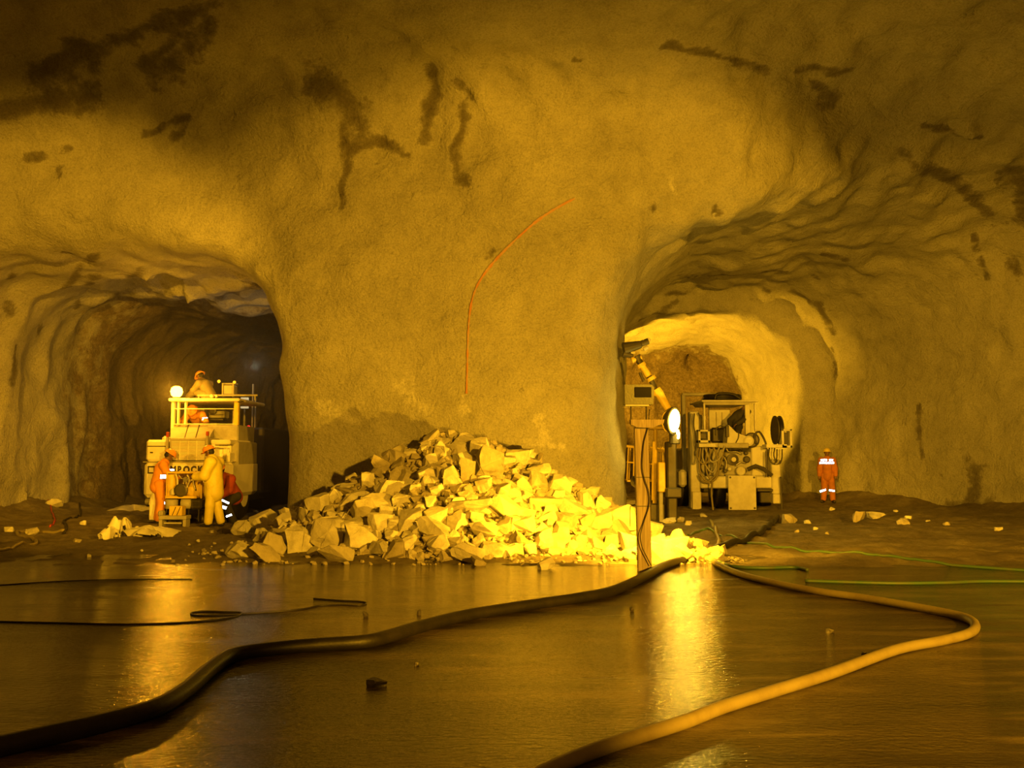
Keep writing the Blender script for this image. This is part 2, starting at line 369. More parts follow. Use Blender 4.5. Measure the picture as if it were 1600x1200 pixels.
rr = ramp(nt, s2.outputs['Fac'], [(0.40, g(0.035)), (0.54, g(0.07)), (0.68, g(0.33))]); L(rr.outputs[0], b.inputs['Roughness'])
mp2 = N(nt, 'ShaderNodeMapping'); L(tc.outputs['Object'], mp2.inputs['Vector']); mp2.inputs['Scale'].default_value = (0.7, 1.5, 1)
s3 = N(nt, 'ShaderNodeTexNoise', i_Scale=20.0, i_Detail=4.0, i_Roughness=0.6); L(mp2.outputs[0], s3.inputs['Vector'])
b1 = N(nt, 'ShaderNodeBump', i_Strength=0.6, i_Distance=0.013); L(s3.outputs['Fac'], b1.inputs['Height'])
s4 = N(nt, 'ShaderNodeTexNoise', i_Scale=2.2, i_Detail=4.0); L(mp.outputs[0], s4.inputs['Vector'])
b2 = N(nt, 'ShaderNodeBump', i_Strength=0.10, i_Distance=0.03); L(s4.outputs['Fac'], b2.inputs['Height']); L(b1.outputs[0], b2.inputs['Normal']); L(b2.outputs[0], b.inputs['Normal'])
b.inputs['IOR'].default_value = 1.5; b.inputs['Specular IOR Level'].default_value = 1.0
tag(link('floor', grid_mesh('floor', np.arange(-17, 17.1, 0.25), np.arange(-7.5, 14.6, 0.25), wet_h), MAT_WET), kind='structure')
MAT_MUD, nt, b = new_mat('churned_mud'); L = nt.links.new
tc = N(nt, 'ShaderNodeTexCoord')
s1 = N(nt, 'ShaderNodeTexNoise', i_Scale=1.3, i_Detail=9.0, i_Roughness=0.7); L(tc.outputs['Object'], s1.inputs['Vector'])
cr = ramp(nt, s1.outputs['Fac'], [(0.3, (0.10, 0.075, 0.05)), (0.5, (0.22, 0.18, 0.13)), (0.7, (0.38, 0.33, 0.25))]); L(cr.outputs[0], b.inputs['Base Color'])
b.inputs['Roughness'].default_value = 0.75
s3 = N(nt, 'ShaderNodeTexNoise', i_Scale=9.0, i_Detail=8.0, i_Roughness=0.75); L(tc.outputs['Object'], s3.inputs['Vector'])
b1 = N(nt, 'ShaderNodeBump', i_Strength=1.0, i_Distance=0.14); L(s3.outputs['Fac'], b1.inputs['Height']); L(b1.outputs[0], b.inputs['Normal'])
tag(link('floor', grid_mesh('floor_muddy', np.arange(-16, 16.6, 0.07), np.arange(12.2, 44.5, 0.09), mud_h), MAT_MUD), kind='structure')

# ------------------------------------------------------------------ mesh building tools
class MB:
    def __init__(s): s.v = []; s.f = []
    def add(s, vs, fs):
        o = len(s.v); s.v += [tuple(v) for v in vs]; s.f += [tuple(i + o for i in f) for f in fs]; return s
    def box(s, x0, x1, y0, y1, z0, z1, bev=0.015):
        bm = bmesh.new(); bmesh.ops.create_cube(bm, size=1)
        for v in bm.verts: v.co = Vector(((x0 + x1) / 2 + v.co.x * (x1 - x0), (y0 + y1) / 2 + v.co.y * (y1 - y0), (z0 + z1) / 2 + v.co.z * (z1 - z0)))
        b_ = min(bev, 0.3 * min(abs(x1 - x0), abs(y1 - y0), abs(z1 - z0)))
        if b_ > 0.0005: bmesh.ops.bevel(bm, geom=bm.edges[:], offset=b_, segments=1, affect='EDGES')
        return s.bm(bm)
    def bm(s, bm, M=None):
        bm.verts.index_update()
        s.add([(M @ v.co if M else v.co) for v in bm.verts], [[v.index for v in f.verts] for f in bm.faces]); bm.free(); return s
    def tube(s, pts, r, n=8, cap=True):
        pts = [Vector(p) for p in pts]; m = len(pts); rs = r if isinstance(r, (list, tuple)) else [r] * m
        up = Vector((0, 0, 1)); vs = []; fs = []; prev = None
        for i, p in enumerate(pts):
            t = (pts[min(i+1, m-1)] - pts[max(i-1, 0)]).normalized()
            if prev is None:
                a = t.cross(up)
                if a.length < 0.1: a = t.cross(Vector((1, 0, 0)))
                a.normalize()
            else:
                a = prev - t * prev.dot(t); a.normalize()
            prev = a; b_ = t.cross(a)
            for k in range(n):
                th = 2 * math.pi * k / n; vs.append(p + (a * math.cos(th) + b_ * math.sin(th)) * rs[i])
        for i in range(m - 1):
            for k in range(n): fs.append((i*n + k, i*n + (k+1) % n, (i+1)*n + (k+1) % n, (i+1)*n + k))
        if cap: fs.append(tuple(range(n))[::-1]); fs.append(tuple(range((m-1)*n, m*n)))
        return s.add(vs, fs)
    def lathe(s, c, axis, prof, n=20):        # prof: (distance along axis, radius)
        c = Vector(c); ax = Vector(axis).normalized(); a = ax.cross(Vector((0, 0, 1)))
        if a.length < 0.1: a = ax.cross(Vector((1, 0, 0)))
        a.normalize(); b_ = ax.cross(a); vs = []; fs = []
        for (h, r) in prof:
            for k in range(n):
                th = 2 * math.pi * k / n; vs.append(c + ax * h + (a * math.cos(th) + b_ * math.sin(th)) * max(r, 1e-4))
        for i in range(len(prof) - 1):
            for k in range(n): fs.append((i*n + k, i*n + (k+1) % n, (i+1)*n + (k+1) % n, (i+1)*n + k))
        fs.append(tuple(range(n))[::-1]); fs.append(tuple(range((len(prof)-1)*n, len(prof)*n)))
        return s.add(vs, fs)
    def prism(s, poly, y0, y1):               # poly in (x, z), pushed along y
        n = len(poly)
        vs = [(p[0], y0, p[1]) for p in poly] + [(p[0], y1, p[1]) for p in poly]
        fs = [tuple(range(n)), tuple(range(n, 2*n))[::-1]] + [(i, (i+1) % n + 0, (i+1) % n + n, i + n) for i in range(n)]
        return s.add(vs, fs)
    def build(s, name, mat, parent=None, smooth=False):
        me = bpy.data.meshes.new(name)
        off = Vector(parent_world(parent)) if parent is not None else Vector((0, 0, 0))
        me.from_pydata([Vector(v) - off for v in s.v], [], s.f); me.validate()
        bm = bmesh.new(); bm.from_mesh(me); bmesh.ops.recalc_face_normals(bm, faces=bm.faces); bm.to_mesh(me); bm.free()
        if smooth: me.polygons.foreach_set('use_smooth', np.ones(len(me.polygons), bool))
        return link(name, me, mat, parent)
def parent_world(p):
    v = Vector((0, 0, 0))
    while p is not None: v += p.location; p = p.parent
    return v
def catmull(pts, sub=8):
    P = [Vector(p) for p in pts]; P = [2*P[0] - P[1]] + P + [2*P[-1] - P[-2]]; out = []
    for i in range(1, len(P) - 2):
        for k in range(sub):
            t = k / sub; a, b_, c, d = P[i-1], P[i], P[i+1], P[i+2]
            out.append(0.5 * ((2*b_) + (c - a)*t + (2*a - 5*b_ + 4*c - d)*t*t + (3*b_ - a - 3*c + d)*t*t*t))
    out.append(P[-2]); return out
def base_of(mb):
    A = np.array(mb.v); return ((A[:,0].min() + A[:,0].max())/2, (A[:,1].min() + A[:,1].max())/2, A[:,2].min())
def solo(mb, name, mat, label, cat, group=None, smooth=False):
    """one-mesh thing with its origin at its base"""
    c = base_of(mb); mb.v = [(v[0]-c[0], v[1]-c[1], v[2]-c[2]) for v in mb.v]
    o = mb.build(name, mat, None, smooth); o.location = c
    return tag(o, label, cat, group)
def X(px, Y): return (px - 800) / F_PX * Y / (math.cos(PITCH))
def Z(py, Y): return at(800, py, Y).z
def gh(x, y):                                  # ground height under a point
    if y < 12.6: return 0.0
    return float(max(mud_h(np.array([x], float), np.array([y], float))[0], wet_h(np.array([x], float), np.array([y], float))[0] if y < 14.6 else -1))

# ------------------------------------------------------------------ object materials
M_STONE, nt, b = new_mat('broken_stone'); L = nt.links.new
tc = N(nt, 'ShaderNodeTexCoord'); oi = N(nt, 'ShaderNodeObjectInfo')
ge = N(nt, 'ShaderNodeNewGeometry')
s1 = N(nt, 'ShaderNodeTexNoise', i_Scale=3.0, i_Detail=7.0, i_Roughness=0.7); L(ge.outputs['Position'], s1.inputs['Vector'])
cr = ramp(nt, s1.outputs['Fac'], [(0.3, (0.36, 0.34, 0.30)), (0.5, (0.60, 0.58, 0.52)), (0.7, (0.74, 0.72, 0.66))])
orr = ramp(nt, oi.outputs['Random'], [(0.0, (0.60, 0.55, 0.48)), (0.5, g(0.95)), (1.0, g(1.15))])
mu = N(nt, 'ShaderNodeMix', data_type='RGBA', blend_type='MULTIPLY'); mu.inputs['Factor'].default_value = 1
L(cr.outputs[0], mu.inputs['A']); L(orr.outputs[0], mu.inputs['B']); L(mu.outputs['Result'], b.inputs['Base Color'])
b.inputs['Roughness'].default_value = 0.75
s2 = N(nt, 'ShaderNodeTexNoise', i_Scale=14.0, i_Detail=6.0, i_Roughness=0.7); L(ge.outputs['Position'], s2.inputs['Vector'])
bp = N(nt, 'ShaderNodeBump', i_Strength=0.5, i_Distance=0.03); L(s2.outputs['Fac'], bp.inputs['Height']); L(bp.outputs[0], b.inputs['Normal'])
M_GRAVEL, nt, b = new_mat('fine_muck'); L = nt.links.new
tc = N(nt, 'ShaderNodeTexCoord')
s1 = N(nt, 'ShaderNodeTexVoronoi', i_Scale=14.0); L(tc.outputs['Object'], s1.inputs['Vector'])
cr = ramp(nt, s1.outputs['Distance'], [(0.0, (0.34, 0.31, 0.26)), (0.6, (0.12, 0.10, 0.08))]); L(cr.outputs[0], b.inputs['Base Color'])
bp = N(nt, 'ShaderNodeBump', i_Strength=1.0, i_Distance=0.08, invert=True); L(s1.outputs['Distance'], bp.inputs['Height']); L(bp.outputs[0], b.inputs['Normal'])
b.inputs['Roughness'].default_value = 0.9
M_WHITE = paint('cream_machine_paint', (0.62, 0.60, 0.54), 0.45, dirt=0.45, dirtcol=(0.16, 0.12, 0.08), scale=2.5)
M_CREAM = paint('bright_cream_paint', (0.86, 0.82, 0.70), 0.45, dirt=0.35, dirtcol=(0.30, 0.22, 0.12), scale=2.0)
M_GREYP = paint('dusty_grey_paint', (0.40, 0.38, 0.33), 0.6, dirt=0.5, dirtcol=(0.13, 0.10, 0.07), scale=3)
M_YEL = paint('yellow_machine_paint', (0.75, 0.55, 0.08), 0.45, dirt=0.4, dirtcol=(0.15, 0.10, 0.05), scale=4)
M_DARK = paint('greasy_dark_steel', (0.06, 0.055, 0.05), 0.5, metal=0.3, dirt=0.4, dirtcol=(0.14, 0.11, 0.08), scale=5)
M_STEEL = paint('scuffed_steel', (0.42, 0.40, 0.37), 0.38, metal=0.7, dirt=0.4, scale=5)
M_RUBBER = paint('black_rubber', (0.012, 0.010, 0.009), 0.5, dirt=0.3, dirtcol=(0.05, 0.04, 0.03), scale=5, bump=0.15)
M_HOSEY = paint('muddy_yellow_hose', (0.25, 0.21, 0.10), 0.5, dirt=0.6, dirtcol=(0.14, 0.10, 0.06), scale=4)
M_HOSEG = paint('green_hose', (0.055, 0.12, 0.05), 0.5, dirt=0.6, dirtcol=(0.12, 0.10, 0.05), scale=4)
M_WOOD, nt, b = new_mat('weathered_timber'); L = nt.links.new
tc = N(nt, 'ShaderNodeTexCoord'); mp = N(nt, 'ShaderNodeMapping'); mp.inputs['Scale'].default_value = (14, 14, 0.9); L(tc.outputs['Object'], mp.inputs['Vector'])
s1 = N(nt, 'ShaderNodeTexNoise', i_Scale=2.0, i_Detail=6.0, i_Distortion=1.0); L(mp.outputs[0], s1.inputs['Vector'])
cr = ramp(nt, s1.outputs['Fac'], [(0.3, (0.22, 0.17, 0.13)), (0.6, (0.42, 0.34, 0.27)), (0.8, (0.52, 0.44, 0.36))]); L(cr.outputs[0], b.inputs['Base Color']); b.inputs['Roughness'].default_value = 0.75
bp = N(nt, 'ShaderNodeBump', i_Strength=0.3, i_Distance=0.01); L(s1.outputs['Fac'], bp.inputs['Height']); L(bp.outputs[0], b.inputs['Normal'])
M_HOUS = paint('dull_grey_green_casing', (0.075, 0.08, 0.06), 0.4, dirt=0.3, scale=6)
M_GLASS = paint('dark_lamp_glass', (0.02, 0.02, 0.025), 0.1, dirt=0.1, bump=0)
M_RED = glow('red_tail_light', (1.0, 0.02, 0.02), 2.5)
M_REDP = paint('red_paint', (0.45, 0.05, 0.02), 0.5)
M_BULB_O = glow('amber_beacon_glass', (1.0, 0.45, 0.012), 60)
M_BULB_Y = glow('boom_lamp_glass', (1.0, 0.74, 0.10), 32)
M_BULB_F = glow('assumed_flood_glass', (1.0, 0.62, 0.08), 60)
M_BULB_W = glow('pale_lamp_panel', (0.95, 0.80, 0.42), 0.55)
M_LETTER = paint('black_lettering', (0.04, 0.03, 0.03), 0.5, dirt=0.2)
M_SKIN = paint('dark_skin', (0.16, 0.085, 0.055), 0.5, dirt=0.1, bump=0)
M_HAIR = paint('black_hair', (0.012, 0.01, 0.01), 0.7, dirt=0, bump=0.3, scale=12)
M_HELO = paint('orange_helmet', (0.9, 0.34, 0.05), 0.35, dirt=0.15, bump=0)
M_HELY = paint('yellow_helmet', (0.75, 0.60, 0.12), 0.35, dirt=0.2, bump=0)
M_RAIN = paint('yellow_rainwear', (0.80, 0.68, 0.12), 0.5, dirt=0.25, dirtcol=(0.3, 0.24, 0.08), scale=5, bump=0.3)
M_ORG = paint('orange_workwear', (0.78, 0.31, 0.04), 0.75, dirt=0.3, dirtcol=(0.2, 0.10, 0.04), scale=5, bump=0.3)
M_ORGD = paint('dimmed_orange_workwear', (0.50, 0.18, 0.025), 0.8, dirt=0.5, dirtcol=(0.12, 0.06, 0.03), scale=5, bump=0.3)  # darker copy of the orange workwear, imitating dimmer light on the far worker
M_REDW = paint('dark_red_workwear', (0.33, 0.05, 0.02), 0.8, dirt=0.4, scale=5, bump=0.3)
M_OLIVE = paint('olive_workwear', (0.26, 0.21, 0.12), 0.8, dirt=0.3, scale=5, bump=0.3)
M_NAVY = paint('dark_workwear', (0.03, 0.028, 0.03), 0.8, dirt=0.3, scale=5, bump=0.3)
M_BOOT = paint('black_rubber_boot', (0.025, 0.022, 0.02), 0.4, dirt=0.5, scale=6)
M_EYE = paint('eye_white', (0.6, 0.58, 0.55), 0.2, dirt=0, bump=0)
M_RETRO, nt, b = new_mat('mirrored_prism_tape')
b.inputs['Base Color'].default_value = (0.93, 0.94, 0.96, 1); b.inputs['Metallic'].default_value = 1.0; b.inputs['Roughness'].default_value = 0.03
M_ORANGE_LINE = paint('orange_survey_paint', (0.46, 0.20, 0.07), 0.8, dirt=0.95, dirtcol=(0.42, 0.36, 0.28), scale=5, bump=0)
M_SHEET = paint('pale_plastic_sheet', (0.68, 0.66, 0.58), 0.4, dirt=0.4, dirtcol=(0.25, 0.2, 0.14), scale=3)

# ------------------------------------------------------------------ the heap of blasted rock
def heap_h(x, y):
    dx = x + 1.05; lx = np.where(dx < 0, 3.85, 3.75)
    ly = np.where(y < 17.4, 3.9, 5.0)
    r = np.sqrt((dx / lx)**2 + ((y - 17.4) / ly)**2)
    h = 2.38 * np.maximum(1 - r, 0); h = smin(h, 1.88 + 0 * h, 0.4)
    h = h - 0.18 * np.clip(1 - r, 0, 0.5) * np.where(dx < -0.6, 1, 0) * 1.6
    n = 0.16 * vnoise(x, y, 0 * x, 0.9, 31) + 0.08 * vnoise(x, y, 0 * x, 0.4, 32)
    tail = 0.30 * np.exp(-((x - 2.4) / 0.9)**2 - ((y - 13.9) / 0.45)**2)
    return h + n * np.clip(h / 0.5, 0, 1) + tail - 0.05
hx = np.arange(-5.4, 3.8, 0.06); hy = np.arange(12.8, 18.95, 0.06)
def heap_abs(x, y): return np.maximum(heap_h(x, y), -0.04) + 0.0
heap = grid_mesh('muck_bed', hx, hy, lambda a, b_: heap_abs(a, b_) + 0.03 * vnoise(a, b_, 0*a, 0.15, 33) * (heap_h(a, b_) > 0.02))
_pxg, _pyg = np.meshgrid(np.arange(340, 1100, 3.0), np.arange(650, 900, 2.0), indexing='ij')
_a = (_pxg - 800) / F_PX; _b = (600 - _pyg) / F_PX
_dy = math.cos(PITCH) - _b * math.sin(PITCH); _dz = math.sin(PITCH) + _b * math.cos(PITCH)
_HY = np.full(_pxg.shape, -1.0)
for Yq in np.arange(12.6, 20.5, 0.03):
    t = Yq / _dy; hz = np.maximum(heap_h(_a * t, np.full_like(t, Yq)), 0.03)
    m = (_HY < 0) & (CAM_Z + _dz * t <= hz); _HY[m] = Yq
def heap_hit(px, py):
    i = int(round((px - 340) / 3)); j = int(round((py - 650) / 2))
    if not (0 <= i < _HY.shape[0] and 0 <= j < _HY.shape[1]) or _HY[i, j] < 0: return None
    Yq = float(_HY[i, j]); d = ray(px, py); x = d.x * Yq / d.y
    return Vector((x, Yq, max(float(heap_h(np.array([x]), np.array([Yq]))[0]), 0.03)))
def rock_bm(rs, sx, sy, sz):
    bm = bmesh.new(); bmesh.ops.create_cube(bm, size=1.0)
    for v in bm.verts: v.co = Vector([c * (1 + rs.uniform(-0.42, 0.30)) for c in v.co])
    for k in range(rs.randint(7, 13)):
        n = Vector((rs.normal(), rs.normal(), rs.normal())).normalized(); dcut = rs.uniform(0.30, 0.50)
        g_ = bm.verts[:] + bm.edges[:] + bm.faces[:]
        r = bmesh.ops.bisect_plane(bm, geom=g_, plane_co=n * dcut, plane_no=n, clear_outer=True)
        ed = [e for e in r['geom_cut'] if isinstance(e, bmesh.types.BMEdge)]
        if ed:
            try: bmesh.ops.edgenet_fill(bm, edges=ed)
            except Exception: pass
    bmesh.ops.triangulate(bm, faces=[f for f in bm.faces if len(f.verts) > 4])
    bmesh.ops.subdivide_edges(bm, edges=[e for e in bm.edges if e.calc_length() > 0.42], cuts=1)
    for v in bm.verts: v.co += Vector((rs.normal(), rs.normal(), rs.normal())) * 0.02
    for v in bm.verts: v.co = Vector((v.co.x * sx, v.co.y * sy, v.co.z * sz)) * 1.12
    bmesh.ops.bevel(bm, geom=bm.edges[:], offset=0.02 * min(sx, sy, sz), segments=1, affect='EDGES')
    return bm
placed = []          # (point, radius)
stones = []
def add_rock(p, sx, sy, sz, rs, tilt=0.5, sink=0.12):
    bm = rock_bm(rs, sx, sy, sz)
    R = Matrix.Rotation(rs.uniform(0, 6.28) if tilt > 0.6 else rs.uniform(-0.5, 0.5), 4, 'Z') @ Matrix.Rotation(rs.uniform(-tilt, tilt), 4, 'Y') @ Matrix.Rotation(rs.uniform(-tilt, tilt) * 0.6, 4, 'X')
    for v in bm.verts: v.co = R @ v.co
    bmesh.ops.recalc_face_normals(bm, faces=bm.faces)
    me = bpy.data.meshes.new('rock'); bm.to_mesh(me); bm.free()
    o = link('rock', me, M_STONE); o.location = p + Vector((0, 0, min(sz, sx) * (0.5 - sink) - 0.02))
    placed.append((p, (sx + sz) / 4)); stones.append((o, p, (sx * sz)**0.5))
    return o
BIG = [(140,990,150,120),(170,840,110,110),(320,820,160,130),(380,970,160,130),(590,920,150,180),(790,880,260,170),(840,1010,180,120),(715,680,140,130),(840,570,120,90),(985,610,150,80),(1115,660,160,130),(1200,715,110,80),(910,340,120,110),(1060,340,90,150),(1165,290,100,120),(1105,370,90,80),(1050,490,90,120),(1360,320,120,70),(1255,390,80,100),(1310,470,80,90),(1370,550,80,80),(1290,650,110,110),(1350,760,150,130),(1500,750,150,120),(1240,985,150,130),(1330,930,120,90),(1130,790,170,120),(930,830,200,130),(610,740,90,110),(690,470,130,70),(1570,470,120,100),(1530,570,100,80),(1560,310,120,80),(1530,960,150,130),(1210,880,100,70),(810,740,100,60),(1500,150,110,80),(1390,170,90,60),(1230,250,110,90),(500,700,90,70),(470,590,110,70),(1480,650,90,110)]
BIG = [(340 + u / 4.444, 640 + v / 4.444, w / 4.444, h / 4.444) for u, v, w, h in BIG]
B2 = [(120,370,80,170),(200,250,110,150),(260,370,200,170),(220,480,100,90),(30,440,110,120),(120,620,210,90),(140,910,190,100),(290,890,150,90),(450,450,110,90),(560,470,130,100),(440,320,160,100),(700,480,130,110),(860,570,90,130),(780,640,130,100),(740,710,140,90),(700,830,130,90),(820,840,100,90),(950,720,150,130),(1090,700,200,160),(1130,840,130,110),(1020,840,90,120),(960,590,130,70),(1400,845,150,90),(1300,840,110,80),(590,590,160,70),(270,640,130,50),(40,710,110,90),(180,700,90,80),(480,740,120,90),(590,810,80,100),(510,870,80,70),(750,460,90,60),(230,180,110,60),(350,760,90,80),(420,880,90,60),(640,640,90,70),(870,700,90,80),(930,850,90,80),(30,160,90,60),(1180,780,100,90)]
BIG += [(700 + u / 4.0, 640 + v / 4.0, w / 4.0, h / 4.0) for u, v, w, h in B2]
rs = np.random.RandomState(5)
big_objs = []
for px, py, w, h in BIG:
    p = heap_hit(px, py + h * 0.35)
    if p is None: continue
    k = p.y / F_PX
    o = add_rock(p, w * k * 1.08, min(w, h) * k * rs.uniform(0.85, 1.2), h * k * 1.08, rs, 0.35, 0.05)
    big_objs.append((o, px, py, w, h))
tries = 0
while len(stones) < 300 and tries < 30000:
    tries += 1
    px = rs.uniform(358, 1075); py = rs.uniform(664, 886)
    p = heap_hit(px, py)
    if p is None or (heap_h(np.array([p.x]), np.array([p.y]))[0] < 0.02 and rs.rand() > 0.02) or p.y > 18.4: continue
    s = float(np.clip(rs.lognormal(math.log(0.25 - 0.0002 * tries / 60), 0.30), 0.11, 0.42))
    if tries > 2500: s = max(0.11, s * 0.72)
    if any((p - q).length < (s / 2 + r) * (0.78 if tries < 20000 else 0.55) for q, r in placed): continue
    add_rock(p, s * rs.uniform(0.9, 1.5), s * rs.uniform(0.8, 1.2), s * rs.uniform(0.65, 1.0), rs, 0.8, 0.18)
print('rocks', len(stones), tries)
# small rubble between the blocks: one uncountable mass, lying on the bed of fines
mb_v = []; mb_f = []
protos = []
for k in range(12):
    bm = rock_bm(rs, 1, 0.9, 0.8); bmesh.ops.dissolve_limit(bm, angle_limit=0.25, verts=bm.verts[:], edges=bm.edges[:]); bmesh.ops.triangulate(bm, faces=bm.faces[:]); bm.verts.index_update()
    protos.append((np.array([v.co[:] for v in bm.verts]), np.array([[v.index for v in f.verts] for f in bm.faces]))); bm.free()
off = 0; Vs = []; Fs = []
def randrot(rs):
    q = rs.normal(size=4); q /= np.linalg.norm(q); w, x, y, z = q
    return np.array([[1-2*(y*y+z*z), 2*(x*y-z*w), 2*(x*z+y*w)], [2*(x*y+z*w), 1-2*(x*x+z*z), 2*(y*z-x*w)], [2*(x*z-y*w), 2*(y*z+x*w), 1-2*(x*x+y*y)]])
for k in range(7000):
    x = rs.uniform(-5.2, 3.2); y = rs.uniform(13.1, 18.6); hh = float(heap_h(np.array([x]), np.array([y]))[0])
    if hh < 0.02:
        if rs.rand() > 0.10 or y > 16: continue
        hh = max(gh(x, y), hh)
        s = rs.uniform(0.02, 0.07)
    else: s = float(np.clip(rs.lognormal(math.log(0.085), 0.4), 0.03, 0.17))
    V0, F0 = protos[rs.randint(12)]
    Vs.append(V0 @ randrot(rs).T * s * np.array([1.2, 1, 0.9]) + np.array([x, y, hh + s * 0.2])); Fs.append(F0 + off); off += len(V0)
VR = np.concatenate(Vs); FR = np.concatenate(Fs)
hv = np.empty(len(heap.vertices) * 3, np.float32); heap.vertices.foreach_get('co', hv); hv = hv.reshape(-1, 3)
tri = np.array([list(p.vertices) for p in heap.polygons]); 
okf = (hv[tri][:, :, 2].max(1) > -0.03); tri = tri[okf]
T = np.concatenate([tri[:, [0,1,2]], tri[:, [0,2,3]]])
VA = np.concatenate([hv, VR]); FA = np.concatenate([T, FR + len(hv)])
me = mesh_from_np('rubble', VA, FA)
me.materials.append(M_GRAVEL); me.materials.append(M_STONE)
mi = np.ones(len(me.polygons), np.int32); mi[:len(T)] = 0; me.polygons.foreach_set('material_index', mi)
me.polygons.foreach_set('use_smooth', mi == 0)
rub = bpy.data.objects.new('rubble', me); COL.objects.link(rub)
tag(rub, 'small stone chips and fines filling the heap between the larger rocks', 'rubble', kind='stuff')
# say which rock is which
specials = {  # nearest hand-placed rock to a pixel -> its own label
    (518, 862): 'large dull brown slab lying at the foot of the heap, left of centre', (473, 847): 'pale upright slab with a dark seam at the left foot of the heap',
    (372, 863): 'rounded dark boulder at the far left end of the heap foot', (545, 717): 'lone pale block perched on the left crest against the pillar',
    (765, 732): 'largest pale wedge shaped rock high in the middle of the heap', (730, 732): 'tall narrow upright rock left of the biggest pale wedge',
    (750, 702): 'pale pointed rock just above the biggest wedge under the crest', (972, 815): 'huge glaring yellow boulder at the right end of the heap beside the post',
    (1050, 851): 'blocky rock lying alone to the right of the timber post', (1025, 850): 'flat bright rock between the post and the outlying block',
    (734, 867): 'wide low grey slab at the front foot of the heap, centre', (591, 788): 'rounded upright block halfway up the left slope with a smooth face',
    (730, 795): 'long low brown slab across the middle of the heap front', (578, 712): 'tall narrow leaning rock on the left crest', (915, 782): 'upright glaring rock on the right slope near the pillar corner',
    (955, 850): 'arched bright rock at the right foot left of the post', (650, 886): 'pale many sided block on the front foot left of the centre slab',
    (644, 811): 'large square cornered block low on the middle of the heap', (425, 858): 'broad pale boulder second from the left end of the foot', (529, 867): 'low brown block in front of the large dull slab',
}
done = set()
for (sx_, sy_), lab in specials.items():
    c = sorted(big_objs, key=lambda t: (t[1] - sx_)**2 + (t[2] - sy_)**2)
    for o, *_ in c:
        if o.name not in done: done.add(o.name); tag(o, lab, 'rock'); break
for o, p, s in stones:
    if o.name in done: continue
    big = s > 0.30
    d = p - Vector((0, 0, CAM_Z)); pxx = 800 + F_PX * p.x / p.y
    zone = 'left flank' if pxx < 560 else ('glaring right flank' if pxx > 840 else 'middle')
    lev = 'foot' if p.z < 0.45 else ('crest' if p.z > 1.5 else 'slope')
    size = 'large broken block' if big else 'small angular stone'
    tag(o, '%s at the %s of the heap, %s' % (size, {'foot': 'foot', 'crest': 'crest', 'slope': 'sloping face'}[lev], {'left flank': 'on its dim left flank', 'middle': 'in its middle part', 'glaring right flank': 'on its glaring right flank'}[zone]), 'rock',
        '%ss %s %s' % ('blocks' if big else 'stone', lev, zone))
    if not big: o['group'] = 'small stones, %s, %s' % (lev, zone)
    else: o['group'] = 'large blocks, %s, %s' % (lev, zone)

# loose stones scattered on the mud and on the wet floor
sc_r = [(1235,816,30,16),(1262,817,14,8),(1340,815,22,16),(1368,812,34,14),(1413,818,22,12),(1420,813,12,7),(1330,779,16,10),(1350,785,10,6),(1045,818,26,10),(1062,812,18,10),(1075,822,14,8),(1100,806,14,8),(1275,826,9,6),(1245,832,7,5),(1292,834,7,4),(1300,797,10,6),(1560,826,12,7),(1030,800,20,9),(985,786,22,8),(1000,790,18,7),(1015,806,18,7),(1400,800,9,5),(1450,815,10,6),(1480,820,14,7)]
for i, (px, py, w, h) in enumerate(sc_r):
    p = ground(px, py, 0.05); k = p.y / F_PX; p.z = gh(p.x, p.y); bm = rock_bm(rs, w * k * .75, w * k * 0.6, max(h * k * 0.95, 0.03))
    bmesh.ops.recalc_face_normals(bm, faces=bm.faces); me = bpy.data.meshes.new('loose_stone'); bm.to_mesh(me); bm.free()
    o = link('loose_stone', me, M_STONE); o.location = p + Vector((0, 0, h * k * 0.35))
    tag(o, 'loose pale stone lying on the mud right of the heap', 'stone', 'loose stones on the mud to the right')
sc_l = [(140,866,9,6),(310,846,7,5),(296,847,5,4),(130,820,12,8),(52,833,26,12),(15,832,20,9),(222,857,6,4),(400,800,8,6),(330,832,9,5),(120,846,14,7),(85,802,30,14)]
for i, (px, py, w, h) in enumerate(sc_l):
    p = ground(px, py, 0.05); k = p.y / F_PX; p.z = gh(p.x, p.y); bm = rock_bm(rs, w * k * .75, w * k * 0.6, max(h * k * 0.95, 0.03))
    bmesh.ops.recalc_face_normals(bm, faces=bm.faces); me = bpy.data.meshes.new('loose_stone'); bm.to_mesh(me); bm.free()
    o = link('loose_stone', me, M_STONE); o.location = p + Vector((0, 0, h * k * 0.35))
    tag(o, 'loose stone lying on the mud left of the heap', 'stone', 'loose stones on the mud to the left')
for (px, py, w, h, lab) in [(588,1066,30,14,'dark clod of mud alone in the middle of the wet floor'),(655,958,6,10,'small dark chip standing on the wet floor just above the black hose'),(651,1036,7,8,'small dark pebble on the wet floor right of the mud clod'),(1296,985,12,9,'dark pebble on the wet floor inside the bend of the yellow hose'),(987,952,6,9,'tiny dark chip on the wet floor right of the lamp post foot'),(1350,1018,7,5,'dark speck of stone below the bend of the yellow hose'),(572,962,8,12,'small dark chip by the end of the thin cable loop')]:
    p = ground(px, py, 0.02); k = p.y / F_PX; bm = rock_bm(rs, w * k, w * k * 0.8, max(h * k * 0.8, 0.02)); bmesh.ops.recalc_face_normals(bm, faces=bm.faces)
    me = bpy.data.meshes.new('mud_clod'); bm.to_mesh(me); bm.free(); o = link('mud_clod', me, M_DARK); o.location = Vector((p.x, p.y, h * k * 0.35)); tag(o, lab, 'clod')

